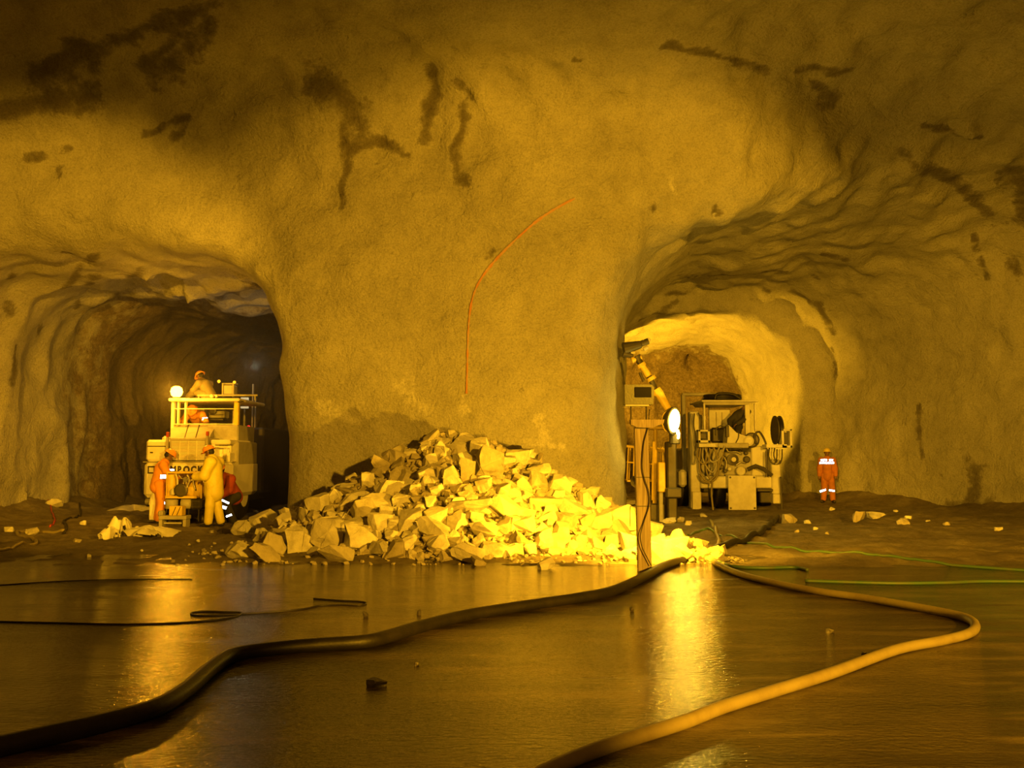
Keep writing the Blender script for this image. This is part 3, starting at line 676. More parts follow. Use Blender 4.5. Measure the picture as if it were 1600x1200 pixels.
# ------------------------------------------------------------------ hoses and cables on the ground
def ground_tube(name, pix, r, mat, label, cat, extra=None, n=10):
    P = [ground(px, py, r) for px, py in pix]
    if extra: P = P + [Vector(e) for e in extra] 
    C = catmull(P, 10); out = []
    for i, c in enumerate(C):
        if extra is None or i < len(C) - 10 * len(extra) - 1: c = Vector((c.x, c.y, gh(c.x, c.y) + r * 0.85))
        out.append(c)
    mb = MB().tube(out, r, n); return solo(mb, name, mat, label, cat, smooth=True)
ground_tube('thick_hose', [(-90,1183),(0,1164),(70,1148),(150,1130),(240,1105),(290,1076),(330,1042),(365,1022),(430,1012),(500,1006),(570,1001),(610,992),(650,980),(720,962),(790,950),(850,941),(910,932),(960,921),(1010,898),(1040,882),(1080,870),(1120,857),(1160,845),(1190,832),(1208,818),(1215,806)], 0.058, M_RUBBER, 'thick black hose snaking from bottom left across the wet floor', 'hose')
ground_tube('hose', [(800,1232),(870,1195),(940,1167),(1000,1148),(1070,1126),(1130,1103),(1210,1078),(1300,1050),(1400,1014),(1470,1000),(1510,990),(1524,979),(1515,967),(1480,957),(1400,942),(1340,932),(1270,922),(1200,908),(1150,894),(1120,880),(1110,868)], 0.042, M_HOSEY, 'muddy yellow hose bent in a wide hairpin on the right floor', 'hose')
ground_tube('hose', [(1110,868),(1118,860),(1124,848),(1120,838),(1115,826),(1110,815)], 0.036, M_HOSEY, 'short pale hose running from the hairpin hose toward the right machine', 'hose')
ground_tube('hose', [(1078,845),(1084,850),(1092,860),(1104,866)], 0.03, M_HOSEY, 'short pale hose end left of the hose junction', 'hose')
ground_tube('green_hose', [(1072,840),(1085,836),(1100,834),(1120,837),(1160,846),(1210,856),(1280,864),(1340,870),(1400,876),(1480,882),(1560,888),(1680,896)], 0.022, M_HOSEG, 'long thin green hose nearest the right wall', 'hose')
ground_tube('green_hose', [(1118,872),(1128,879),(1150,885),(1190,887),(1240,886),(1262,890)], 0.022, M_HOSEG, 'short curved green hose piece beside the yellow hose', 'hose')
ground_tube('green_hose', [(1258,907),(1320,909),(1400,911),(1480,910),(1540,908),(1680,909)], 0.022, M_HOSEG, 'straight green hose nearer the camera on the right', 'hose')
ground_tube('cable', [(-60,968),(0,971),(90,973),(180,975),(260,974),(320,970),(355,966),(374,961),(376,957),(355,956),(320,955),(300,957),(304,961),(340,961),(395,958),(440,955),(475,951),(500,946),(530,945),(560,946),(572,943),(565,940),(530,938),(490,935)], 0.009, M_RUBBER, 'thin dark cable with a small loop on the left wet floor', 'cable', n=6)
ground_tube('cable', [(-60,918),(0,914),(60,910),(120,907),(200,905),(300,905)], 0.007, M_RUBBER, 'thin faint cable crossing the far left of the wet floor', 'cable', n=6)
ground_tube('hose', [(-40,868),(0,862),(40,852),(56,848),(52,842),(30,838),(28,834),(60,832),(100,833)], 0.03, M_HOSEY, 'pale hose kinked on the mud at the far left', 'hose')
ground_tube('hose', [(100,836),(104,826),(100,818),(118,812),(126,806),(124,798)], 0.025, M_RUBBER, 'dark curled hose on the mud by the left wall', 'hose')
ground_tube('hose', [(78,826),(86,818),(82,808),(70,798),(58,790),(52,796)], 0.02, M_REDP, 'thin reddish hose looped near the left wall', 'hose')

# ------------------------------------------------------------------ survey line sprayed on the pillar
LN = [(898,310),(870,325),(842,343),(815,366),(790,390),(766,416),(748,442),(738,468),(733,500),(731,540),(730,580),(729,615)]
pts = catmull([Vector((a, b_, 0)) for a, b_ in LN], 8); vs = []; fs = []
rl = np.random.RandomState(2)
for i, p in enumerate(pts):
    q = pts[min(i+1, len(pts)-1)] - pts[max(i-1, 0)]; nrm = Vector((-q.y, q.x, 0)).normalized(); w = (3.0 if i < 45 else 2.2) * rl.uniform(0.5, 1.1)
    for s_ in (-1, 1):
        h_, n_ = hit(p.x + nrm.x * w * s_ * 0.8, p.y + nrm.y * w * s_ * 0.8); vs.append(Vector(h_) - ray(p.x, p.y).normalized() * 0.02)
for i in range(len(pts) - 1): fs.append((2*i, 2*i+1, 2*i+3, 2*i+2))
m2 = MB().add(vs, fs); o = m2.build('painted_line', M_ORANGE_LINE); tag(o, 'curved orange survey line sprayed on the rock pillar', 'painted line')
md = o.modifiers.new('thick', 'SOLIDIFY'); md.thickness = 0.012

# ------------------------------------------------------------------ timber lamp post with lamp head, and the assumed working flood lamp behind it
YP = 12.45
post = empty('lamp_post', (X(1004, YP), YP, 0), 'weathered timber post with cross board standing right of the rock heap', 'post')
mb = MB(); xa, xb = X(991, YP), X(1012, YP); zt = Z(662, YP)
bm = bmesh.new(); bmesh.ops.create_cube(bm, size=1); 
for v in bm.verts: v.co = Vector(((xa + xb)/2 + v.co.x*(xb - xa) + (0.02 if v.co.z < 0 else -0.01), YP + v.co.y*0.11, (zt if v.co.z > 0 else -0.01)))
bmesh.ops.bevel(bm, geom=bm.edges[:], offset=0.006, segments=1, affect='EDGES'); mb.bm(bm); mb.build('upright', M_WOOD, post)
MB().prism([(X(984,YP),Z(656,YP)),(X(1036,YP),Z(656,YP)),(X(1034,YP),Z(662,YP)),(X(1016,YP),Z(669,YP)),(X(992,YP),Z(668,YP)),(X(984,YP),Z(663,YP))], YP-0.10, YP+0.10).build('cross_board', M_WOOD, post)
for zz in (669, 745, 790): MB().box(xa-0.006, xb+0.006, YP-0.062, YP+0.062, Z(zz+1.2,YP), Z(zz,YP), 0.001).build('tie_wire', M_DARK, post)
MB().tube(catmull([(xa-0.005, YP-0.04, Z(791,YP)), (xa-0.075, YP-0.05, Z(791,YP)), (xa-0.085, YP-0.05, Z(795,YP)), (xa-0.085, YP-0.05, Z(822,YP))], 4), 0.005, 6).build('wire_bracket', M_STEEL, post)
lamp = empty('box_lamp', (X(998, YP), YP, Z(655, YP)), 'unlit box lamp head standing on top of the timber post', 'lamp')
MB().prism([(X(976,YP),Z(601,YP)),(X(1018,YP),Z(601,YP)),(X(1022,YP),Z(606,YP)),(X(1020,YP),Z(632,YP)),(X(976,YP),Z(632,YP))], YP-0.02, YP+0.24).build('housing', M_HOUS, lamp)
MB().box(X(991,YP), X(1017,YP), YP-0.035, YP-0.015, Z(621,YP), Z(605,YP), 0.01).build('dark_glass', M_GLASS, lamp)
MB().box(X(976,YP), X(1013,YP), YP-0.05, YP+0.28, Z(635,YP), Z(632.5,YP), 0.004).build('bottom_flange', M_WHITE, lamp)  # pale paint stands in for the lit bottom edge
for px in (986, 1010): MB().tube([(X(px,YP), YP+0.05, Z(634,YP)), (X(px,YP), YP+0.05, Z(656,YP)-0.003)], 0.010, 8).build('stand_rod', M_DARK, lamp)
cb = [(1013,640),(1010,668),(1004,690),(1001,715),(1001,735),(1005,752),(1010,768),(1010,790),(1002,815),(996,835),(998,852),(1004,866),(1012,882)]
solo(MB().tube(catmull([Vector((X(a,YP), YP - 0.085 - (0.03 if b_ > 830 else 0), Z(b_,YP))) for a, b_ in cb], 8), 0.007, 6), 'power_cable', M_RUBBER, 'thin black power cable hanging down the timber post', 'cable', smooth=True)
def assumed_floodlight(loc, d, label, h, group=None, stand=True, size=0.11):
    d = Vector(d).normalized(); root = empty('assumed_floodlight', (loc[0], loc[1], 0 if stand else loc[2] - 0.1), label, 'assumed_floodlight', group)
    c = Vector(loc) - d * 0.09
    MB().lathe(c, d, [(-0.09, size*0.35), (-0.05, size*0.6), (0.03, size), (0.05, size*1.05), (0.05, size*0.9), (0.035, size*0.86)], 20).build('housing', M_DARK, root, True)
    MB().lathe(c, d, [(0.036, size*0.84), (0.040, size*0.84)], 20).build('glass', M_BULB_F, root)
    if stand:
        for k in range(3):
            a = 2.1 * k + 0.3; MB().tube([(loc[0] - d.x*0.1, loc[1] - d.y*0.1, h*0.55), (loc[0] + 0.6*math.cos(a), loc[1] + 0.6*math.sin(a), 0.02)], 0.018, 8).build('leg', M_STEEL, root)
        MB().tube([(loc[0] - d.x*0.1, loc[1] - d.y*0.1, h*0.5), tuple(c)], 0.02, 8).build('pole', M_STEEL, root)
    else: MB().tube([tuple(c), (X(1001,YP), YP+0.05, loc[2])], 0.015, 8).build('bracket', M_STEEL, root)
    return root
assumed_floodlight((1.76, 12.72, 1.22), (0.10, 0.98, 0.0), 'assumed small burning flood lamp fixed low behind the timber post', 1, stand=False, size=0.085)  # assumed lamp, hidden by the post, added as source of the low light
assumed_floodlight((3.65, 32.55, 2.15), (0.72, 0.44, 0.40), 'assumed tripod flood lamp standing unseen inside the right heading behind the pillar', 2.2)  # assumed lamp, added out of sight to light the rim of the right heading

# ------------------------------------------------------------------ left machine: drilling rig seen from the rear, in the left heading
YL = 21.2
rig = empty('drill_rig', (X(300, YL), YL + 1.5, 0), 'cream coloured drilling rig with canopy seen from the rear in the left heading', 'drilling rig')
def pb(mb, x0, y0, x1, y1, Y, dep, bev=0.02, back=None):      # box from its outline in the view at distance Y
    return mb.box(X(x0, Y), X(x1, Y), Y, Y + dep, Z(y1, Y), Z(y0, Y), bev)
Y = YL
eng = pb(MB(), 228, 721, 366, 778, Y, 2.2, 0.09).build('engine_cover', M_CREAM, rig)
t = bpy.data.curves.new('lettering', 'FONT'); t.body = 'TAMROCK'; t.size = 0.25; t.extrude = 0.004; t.offset = 0.014; t.space_character = 1.32; t.align_x = 'LEFT'
to = bpy.data.objects.new('tmp', t); COL.objects.link(to); dg = bpy.context.evaluated_depsgraph_get(); tm = bpy.data.meshes.new_from_object(to.evaluated_get(dg)); bpy.data.objects.remove(to)
for v in tm.vertices: v.co = Vector((v.co.x * 1.0, -v.co.z, v.co.y))
tm.materials.clear(); lo = link('lettering', tm, M_LETTER, eng); w_ = max(v.co.x for v in tm.vertices); sc_ = (X(322, Y) - X(251, Y)) / w_
lo.scale = (sc_, 1, 0.9); lo.location = Vector((X(251, Y), Y - 0.006, Z(739, Y))) - Vector(parent_world(eng)); lo['label'] = 'black lettering on the cream engine cover'
m_ = MB(); m_.box(X(235, Y), X(247, Y), Y - 0.008, Y + 0.002, Z(740, Y), Z(728, Y), 0.001); m_.build('badge', M_LETTER, eng)
m_ = MB(); m_.box(X(237.5, Y), X(244.5, Y), Y - 0.012, Y - 0.006, Z(738, Y), Z(730.5, Y), 0.001); m_.build('badge_panel', M_CREAM, eng)
MB().box(X(228, Y) - 0.005, X(366, Y) + 0.005, Y - 0.012, Y + 0.3, Z(722.6, Y), Z(721.4, Y), 0.002).build('seam_strip', M_GREYP, rig)
bl = pb(MB(), 231, 687, 264, 720.5, Y + 0.1, 1.8, 0.05).build('left_tank', M_CREAM, rig)
MB().box(X(231, Y) - 0.0, X(264, Y), Y + 0.085, Y + 0.5, Z(698, Y), Z(696.5, Y), 0.002).build('lid_seam', M_DARK, bl)
MB().lathe((X(250, Y), Y + 0.5, Z(686.5, Y)), (0, 0, 1), [(0, .10), (0.05, .10), (0.06, .07), (0.09, .06)], 14).build('filler_cap', M_CREAM, bl)
MB().box(X(236, Y), X(240, Y), Y + 0.07, Y + 0.11, Z(708, Y), Z(706, Y), 0.003).build('latch', M_DARK, bl)
br = MB(); br.box(X(329, Y), X(360, Y), Y + 0.1, Y + 1.8, Z(694.5, Y), Z(687, Y), 0.03); br.box(X(329, Y), X(336, Y), Y + 0.1, Y + 1.8, Z(721, Y), Z(694.5, Y), 0.01)
br.box(X(336, Y), X(354, Y), Y + 0.45, Y + 1.8, Z(720, Y), Z(695, Y), 0.01); br.box(X(354, Y), X(360, Y), Y + 0.1, Y + 1.8, Z(721, Y), Z(707, Y), 0.01); br.build('right_tank', M_CREAM, rig)
MB().tube([(X(328,Y), Y + 0.06, Z(698,Y)), (X(356,Y), Y + 0.06, Z(698,Y)), (X(356,Y), Y + 0.06, Z(706,Y))], 0.018, 8).build('handrail', M_CREAM, rig)
# radiator grille, louvred
gr_ = MB(); gr_.box(X(266,Y), X(326,Y), Y + 0.06, Y + 1.0, Z(720,Y), Z(684,Y), 0.02)
gp = gr_.build('grille_housing', M_GREYP, rig)
sl = MB()
for k in range(13): 
    py = 690 + k * 2.25; sl.box(X(270,Y), X(322,Y), Y + 0.035, Y + 0.075, Z(py + 1.1,Y), Z(py,Y), 0.003)
for px in (283, 296, 309): sl.box(X(px-.4,Y), X(px+.4,Y), Y + 0.03, Y + 0.07, Z(719,Y), Z(689,Y), 0.002)
sl.build('louvre', M_CREAM, gp)
for px, py0, py1, top in ((264, 683, 722, 675), (326, 681, 735, 674)):
    p_ = MB().box(X(px-1.5,Y), X(px+1.7,Y), Y - 0.03, Y + 0.06, Z(py1,Y), Z(py0,Y), 0.008).build('guard_post', M_GREYP, rig)
    MB().box(X(px-1.6,Y), X(px+1.8,Y), Y - 0.035, Y + 0.065, Z(py0,Y), Z(top,Y), 0.01).build('red_marker', M_REDP, p_)
# sloping hood
hd = MB(); z0, z1 = Z(685, Y), Z(661, Y + 1.3)
hd.add([(X(266,Y),Y+.1,z0),(X(326,Y),Y+.1,z0),(X(341,Y+1.4),Y+1.4,z1),(X(270,Y+1.4),Y+1.4,z1),(X(266,Y),Y+.1,z0-.3),(X(326,Y),Y+.1,z0-.3),(X(341,Y+1.4),Y+1.4,z0-.3),(X(270,Y+1.4),Y+1.4,z0-.3)],
       [(0,1,2,3),(4,5,6,7),(0,1,5,4),(1,2,6,5),(2,3,7,6),(3,0,4,7)])
hood = hd.build('sloping_hood', M_GREYP, rig)
for px in (288, 305): MB().tube([(X(px,Y), Y + .11, z0 + 0.012), (X(px + 9, Y + 1.38), Y + 1.38, z1 + 0.012)], 0.010, 5).build('hood_seam', M_DARK, hood)
pb(MB(), 326, 664, 374, 700, Y + 0.9, 1.4, 0.03).build('side_cabinet', M_GREYP, rig)
pb(MB(), 364, 690, 375, 770, Y + 0.5, 1.6, 0.03).build('side_step_panel', M_GREYP, rig)
# canopy frame
YC = Y + 1.0
for px, w, y1 in ((270.5, 2.2, 690), (370, 3.6, 702), (279, 1.2, 664), (290.5, 1.4, 664)):
    MB().box(X(px - w, YC), X(px + w, YC), YC, YC + 0.12, Z(y1, YC), Z(627, YC), 0.012).build('canopy_post', M_YEL if w > 3 else M_CREAM, rig)
for px, w in ((275, 1.2), (366, 1.6)):
    MB().box(X(px - w, YC+2), X(px + w, YC+2), YC + 2.0, YC + 2.1, Z(690, YC+2), Z(629, YC+2), 0.012).build('canopy_post', M_CREAM, rig)
rf = MB(); rf.box(X(266, YC), X(377, YC), YC - 0.12, YC + 2.2, Z(627.5, YC), Z(622.5, YC), 0.03)
roof = rf.build('canopy_roof', M_CREAM, rig)
for py in (638, 662): MB().box(X(272, YC), X(368, YC), YC + 0.03, YC + 0.08, Z(py + 1.2, YC), Z(py, YC), 0.006).build('cross_rail', M_CREAM, rig)
# things seen through the canopy
sh_ = MB(); pb(sh_, 276, 640, 300, 662, YC + 1.7, 0.3, 0.02); sh_.build('cab_rear_panel', M_DARK, rig)
pb(MB(), 303, 630, 320, 664, YC + 1.6, 0.3, 0.02).build('cab_rear_pillar', M_GREYP, rig)
pb(MB(), 327, 642, 352, 653, YC + 1.4, 0.4, 0.02).build('control_console', M_GREYP, rig)
pb(MB(), 330, 654, 350, 657, YC + 1.2, 0.4, 0.01).build('console_shelf', M_DARK, rig)
MB().lathe((X(334, YC+1.3), YC + 1.3, Z(642, YC+1.3)), (0, -1, 0), [(0, .10), (.06, .10), (.07, .06)], 16).build('gauge', M_DARK, rig)
# roof gear: rail, lamps, hose reel bracket
MB().tube([(X(300,YC), YC + 0.4, Z(616,YC)), (X(396,YC), YC + 0.4, Z(616,YC))], 0.025, 8).build('roof_rail', M_GREYP, roof)
for px in (302, 330, 392): MB().tube([(X(px,YC), YC + 0.4, Z(616,YC)), (X(px,YC), YC + 0.4, Z(624,YC))], 0.02, 8).build('rail_stanchion', M_GREYP, roof)
for px, r, on in ((332.5, 0.045, 0), (340, 0.03, 0)):
    MB().lathe((X(px,YC), YC - 0.02, Z(619,YC)), (0, -1, 0), [(-.05, r*.6), (0, r), (.05, r), (.06, r*.8)], 16).build('round_lamp', M_CREAM, roof)
dm = MB(); dm.box(X(335,YC), X(350,YC), YC + 0.7, YC + 1.1, Z(613,YC), Z(598,YC), 0.02); dm.box(X(331,YC), X(353,YC), YC + 0.75, YC + 1.0, Z(597,YC), Z(594.5,YC), 0.01)
for px in (334, 351): dm.box(X(px-1.3,YC), X(px+1.3,YC), YC + 0.68, YC + 0.8, Z(618,YC), Z(596,YC), 0.01)
dm.build('mast_bracket', M_GREYP, roof)
for px, py in ((326.5, 592), (351.5, 593.5)): MB().lathe((X(px,YC), YC + 0.8, Z(py,YC)), (0, -1, 0), [(0, .03), (.04, .045), (.06, .04)], 14).build('spot_lamp', M_CREAM, roof)
MB().add([(X(374,YC),YC-.1,Z(624,YC)),(X(382,YC),YC-.1,Z(627,YC)),(X(374,YC),YC-.1,Z(629,YC)),(X(374,YC),YC+.05,Z(624,YC)),(X(382,YC),YC+.05,Z(627,YC)),(X(374,YC),YC+.05,Z(629,YC))],[(0,1,2),(3,5,4),(0,3,4,1),(1,4,5,2),(2,5,3,0)]).build('roof_hook', M_DARK, roof)
bc = MB().lathe((X(282, YC), YC - 0.24, Z(623, YC)), (0, 0, 1), [(0, .06), (.03, .06), (.035, .05)], 16).build('beacon_base', M_DARK, roof)
BC = Vector((X(282, YC), YC - 0.24, Z(613, YC)))
MB().lathe(BC - Vector((0, 0, .13)), (0, 0, 1), [(0, .07), (.04, .12), (.13, .145), (.22, .12), (.26, .06)], 20).build('beacon_lens', M_BULB_O, roof, True)
# chassis, wheels
pb(MB(), 232, 778, 340, 792, Y + 0.25, 5.0, 0.04).build('chassis', M_DARK, rig)
for px, yy in ((250, Y + 0.5), (362, Y + 0.9), (262, Y + 4.0), (366, Y + 4.2)):
    c = (X(px, yy) - 0.19, yy + 0.62, 0.60)
    w = MB().lathe(c, (1, 0, 0), [(0, .40), (0.02, .56), (.08, .62), (.30, .62), (.36, .56), (.38, .40)], 28).build('tyre', M_RUBBER, rig, True)
    MB().lathe((c[0] - 0.01, c[1], c[2]), (1, 0, 0), [(0, .30), (.05, .33), (.35, .33), (.40, .30)], 20).build('hub', M_CREAM, w)
pb(MB(), 239, 786, 249, 813, Y - 0.2, 0.25, 0.02).build('outrigger_leg', M_CREAM, rig)
pb(MB(), 236, 813, 252, 816, Y - 0.3, 0.45, 0.01).build('outrigger_foot', M_DARK, rig)
MB().lathe((X(234,Y), Y, Z(784,Y)), (1, 0, 0), [(0,.07),(.35,.07)], 12).build('outrigger_cylinder', M_STEEL, rig)
MB().lathe((X(244, Y - .2), Y - .1, Z(788, Y)), (0, 0, 1), [(0, .12), (.12, .10), (.38, .02)], 14).build('marker_cone', M_CREAM, rig)
# carrier body beyond, the drilling boom carriage with its white cabinet and red tail lamp
pb(MB(), 376, 668, 414, 800, Y + 4.6, 3.0, 0.05).build('front_carriage', M_DARK, rig)
wc = pb(MB(), 378, 726, 394, 770, Y + 4.45, 0.14, 0.015).build('white_cabinet', M_CREAM, rig)
MB().box(X(378, Y+4.4), X(394, Y+4.4), Y + 4.43, Y + 4.46, Z(758, Y+4.4), Z(755, Y+4.4), 0.002).build('cabinet_band', M_GREYP, wc)
MB().lathe((X(390, Y + 4.5), Y + 4.55, Z(668, Y + 4.5)), (0, -1, 0), [(0, .05), (.05, .06), (.07, .04)], 14).build('tail_lamp', M_RED, rig)
for px, y0 in ((395, 600), (399.5, 622)): MB().box(X(px-1,Y+4.8), X(px+1,Y+4.8), Y + 4.8, Y + 4.9, Z(670,Y+4.8), Z(y0,Y+4.8), 0.01).build('guide_rod', M_GREYP, rig)
wl = pb(MB(), 376.5, 621, 388, 638, Y + 4.2, 0.10, 0.01).build('lamp_panel', M_BULB_W, rig)
MB().box(X(375.5,Y+4.3), X(389,Y+4.3), Y + 4.31, Y + 4.40, Z(639,Y+4.3), Z(620,Y+4.3), 0.01).build('lamp_back', M_DARK, wl)
MB().tube([(X(383,Y+4.35), Y + 4.36, Z(639,Y+4.35)), (X(383,Y+4.35), Y + 4.36, Z(668,Y+4.35)), (X(390,Y+4.6), Y + 4.7, Z(669,Y+4.6))], 0.03, 8).build('lamp_arm', M_GREYP, rig)

# ------------------------------------------------------------------ grout pump with its tray, in front of the rig
YP2 = 20.3; q = YP2
pump = empty('grout_pump', (X(290, q), q + .2, 0), 'yellow grout pump with drums and pipework between the two men', 'pump')
def bq(mb, a, b_, c, d, Y, dep, bev=0.015): return mb.box(X(a,Y), X(c,Y), Y, Y + dep, Z(d,Y), Z(b_,Y), bev)
bq(MB(), 264, 737, 320, 740, q, 0.55, 0.01).build('top_tray', M_YEL, pump)
bq(MB(), 263, 775, 312, 779, q - .05, 0.6, 0.01).build('bed_plate', M_YEL, pump)
def cyl_v(mb, px, y0, y1, r, Yc): return mb.lathe((X(px,Yc), Yc, Z(y1,Yc)), (0,0,1), [(0, r*.94), (.01, r), (Z(y0,Yc)-Z(y1,Yc)-.02, r), (Z(y0,Yc)-Z(y1,Yc), r*.9)], 20)
cyl_v(MB(), 273, 741, 775, .125, q + .18).build('mixing_drum', M_YEL, pump, True)
MB().lathe((X(292,q), q + .2, Z(765,q)), (1,0,0), [(0,.08),(.02,.17),(.14,.20),(.30,.20),(.36,.15),(.40,.08)], 22).build('motor', M_YEL, pump, True)
MB().lathe((X(289,q), q - .02, Z(766,q)), (0,-1,0), [(0,.11),(.02,.15),(.06,.15),(.07,.12)], 20).build('flywheel', M_DARK, pump)
MB().lathe((X(275,q), q, Z(773,q)), (0,0,1), [(0,.05),(.08,.06),(.14,.03)], 14).build('valve_body', M_WHITE, pump)
for k, pts in enumerate([[(280,741),(283,752),(282,776)],[(284,741),(290,748),(296,746),(304,752)],[(298,742),(302,750),(298,762)],[(310,741),(308,752),(312,766)]]):
    MB().tube(catmull([(X(a,q), q - .04 - .01*k, Z(b_,q)) for a, b_ in pts], 6), 0.018, 8).build('pipe', M_STEEL if k % 2 else M_WHITE, pump, True)
MB().lathe((X(296,q), q - .06, Z(750,q)), (0,-1,0), [(0,.05),(.04,.05)], 12).build('gauge', M_STEEL, pump)
for px in (265, 319): bq(MB(), px - 1, 740, px + 1, 779, q + .02, 0.06, 0.005).build('frame_leg', M_YEL, pump)
cyl_v(MB(), 274, 780, 795, .14, q + .15).build('lower_drum', M_GREYP, pump, True)
MB().lathe((X(284,q), q + .2, Z(787,q)), (1,0,0), [(0,.08),(.02,.13),(.20,.13),(.24,.09)], 20).build('lower_motor', M_GREYP, pump, True)
bq(MB(), 302, 779, 320, 796, q + .1, 0.4, 0.04).build('oil_tank', M_DARK, pump)
for px in (266, 300, 316): bq(MB(), px - 1, 779, px + 1, 815, q + .15, 0.06, 0.005).build('leg', M_DARK, pump)
MB().lathe((X(313,q), q + .3, Z(812,q)), (1,0,0), [(0,.05),(.01,.12),(.10,.12),(.11,.05)], 18).build('wheel', M_RUBBER, pump, True)
TR = 19.55
tr = empty('steel_trestle', (X(276, TR), TR, 0), 'low brown steel trestle on the mud in front of the grout pump', 'trestle')
bq(MB(), 254, 806, 297, 812, TR, 0.30, 0.01).build('top_beam', M_GREYP, tr)
for px in (257, 294): bq(MB(), px - 2.6, 812, px + 2.6, 827, TR + .02, 0.26, 0.01).build('leg', M_GREYP, tr)
bq(MB(), 262, 816, 290, 819, TR + .08, 0.05, 0.006).build('tie_bar', M_GREYP, tr)
bx_ = empty('yellow_box', (X(280, TR), TR + .12, Z(806, TR)), 'square yellow box with strap marks standing on the trestle', 'box')
bb = bq(MB(), 270, 791, 290, 805.8, TR + .02, 0.24, 0.01).build('body', M_YEL, bx_)
for a, c in ((275, 280), (282, 287)): MB().tube([(X(c,TR), TR + .012, Z(792,TR)), (X(a,TR), TR + .012, Z(805,TR))], 0.008, 5).build('strap', M_DARK, bx_)
solo(bq(MB(), 252, 798, 260, 807, TR + .2, 0.2, 0.03), 'oil_can', M_GREYP, 'squat grey can behind the left end of the trestle', 'can')
# crumpled sheets / bags on the mud
def blob(name, c, w, d, h, seed, mat, label, cat, group=None):
    r_ = np.random.RandomState(seed); n = 36; us = np.linspace(-1, 1, n)
    a, b_ = np.meshgrid(us, us, indexing='ij'); rr = np.sqrt(a**2 + b_**2); th = np.arctan2(b_, a)
    edge = 1 + .25 * np.sin(3 * th + seed) + .15 * np.sin(5 * th + 2 * seed)
    hh = h * np.clip(1 - (rr / edge)**2.2, 0, 1)**.7 * (1 + .3 * vnoise(a * 2 + seed, b_ * 2, 0*a, .8, seed)) + h * .15 * np.abs(vnoise(a * 3, b_ * 3, 0*a + seed, .7, seed + 1)) * (rr < edge)
    V = np.stack([(a * edge * w / 2).ravel(), (b_ * edge * d / 2).ravel(), hh.ravel()], 1)
    i = np.arange(n*n).reshape(n, n); Q = np.stack([i[:-1,:-1].ravel(), i[1:,:-1].ravel(), i[1:,1:].ravel(), i[:-1,1:].ravel()], 1)
    keepq = (rr.ravel()[Q].mean(1) < 1.0); Q = Q[keepq]
    me = mesh_from_np(name, V, Q); o = link(name, me, mat); o.location = (c[0], c[1], gh(c[0], c[1]) - .01)
    me.polygons.foreach_set('use_smooth', np.zeros(len(me.polygons), bool)); md = o.modifiers.new('thickness', 'SOLIDIFY'); md.thickness = .012
    return tag(o, label, cat, group)
for i, (px, py, w, h, lab) in enumerate([(172,838,26,17,'left lobe of the pale crumpled sheet on the mud before the left heading'),(190,832,26,26,'tall rounded pale bundle in the middle of the crumpled sheets'),(206,832,22,14,'small pale fold between the tall bundle and the flat sheet'),(235,836,54,16,'flat pale crumpled sheet nearest the trestle')]):
    p = ground(px, py + h * .25, .04); k = p.y / F_PX; blob('crumpled_sheet', p, w * k * 1.25, w * k * .8, h * k, i + 3, M_SHEET, lab, 'plastic sheet')
p = ground(207, 800, 0); blob('crumpled_sheet', p, 1.3, .9, .16, 8, M_SHEET, 'distant pale sheet along the wall left of the drilling rig', 'plastic sheet')

# ------------------------------------------------------------------ right machine: shotcrete / grouting rig facing the hall
YR = 26.0; Y = YR
sg = empty('service_rig', (X(1148, YR), YR + 1.5, 0), 'dusty service rig with roofed cab and hanging hoses in the right heading', 'service rig')
def part(n, a, b_, c, d, dy, dep, mat=None, bev=0.02, par=None): return MB().box(X(a,Y+dy), X(c,Y+dy), Y+dy, Y+dy+dep, Z(d,Y+dy), Z(b_,Y+dy), bev).build(n, mat or M_GREYP, par or sg)
part('gantry_post', 1065, 616, 1071, 745, .9, .18); part('gantry_beam', 1066, 613.5, 1136, 618.5, .9, .18)
part('mast', 1077, 643, 1092, 795, .1, .35, M_WHITE, .03); part('mast_rear', 1092, 648, 1099, 760, .5, .3)
part('leg', 1079, 768, 1093, 797, .02, .45, M_WHITE); part('leg', 1204, 772, 1217, 787, .02, .4, M_WHITE)
part('right_mast', 1203, 718, 1217, 772, .06, .35, M_WHITE, .03)
fr_ = part('front_beam', 1092, 744, 1204, 763, .15, .5, M_WHITE, .03)
pl_ = part('front_plate', 1135, 743, 1178, 797, -.12, .06, M_WHITE, .01)
for px, py in ((1138, 746), (1175, 746), (1138, 794), (1175, 794)): MB().lathe((X(px,Y-.12), Y-.12, Z(py,Y-.12)), (0,-1,0), [(0,.03),(.02,.03)], 8).build('bolt', M_DARK, pl_)
part('engine_block', 1130, 706, 1176, 744, .35, .9, M_GREYP, .05)
part('side_panel', 1172, 697, 1196, 744, .25, 1.2, M_WHITE, .03); part('panel_left', 1104, 700, 1130, 744, .45, .9, M_GREYP, .03)
part('deck', 1120, 692, 1168, 700, -.05, 1.4, M_GREYP, .02); part('deck_edge', 1088, 692, 1122, 699, 0, .5, M_WHITE, .01)
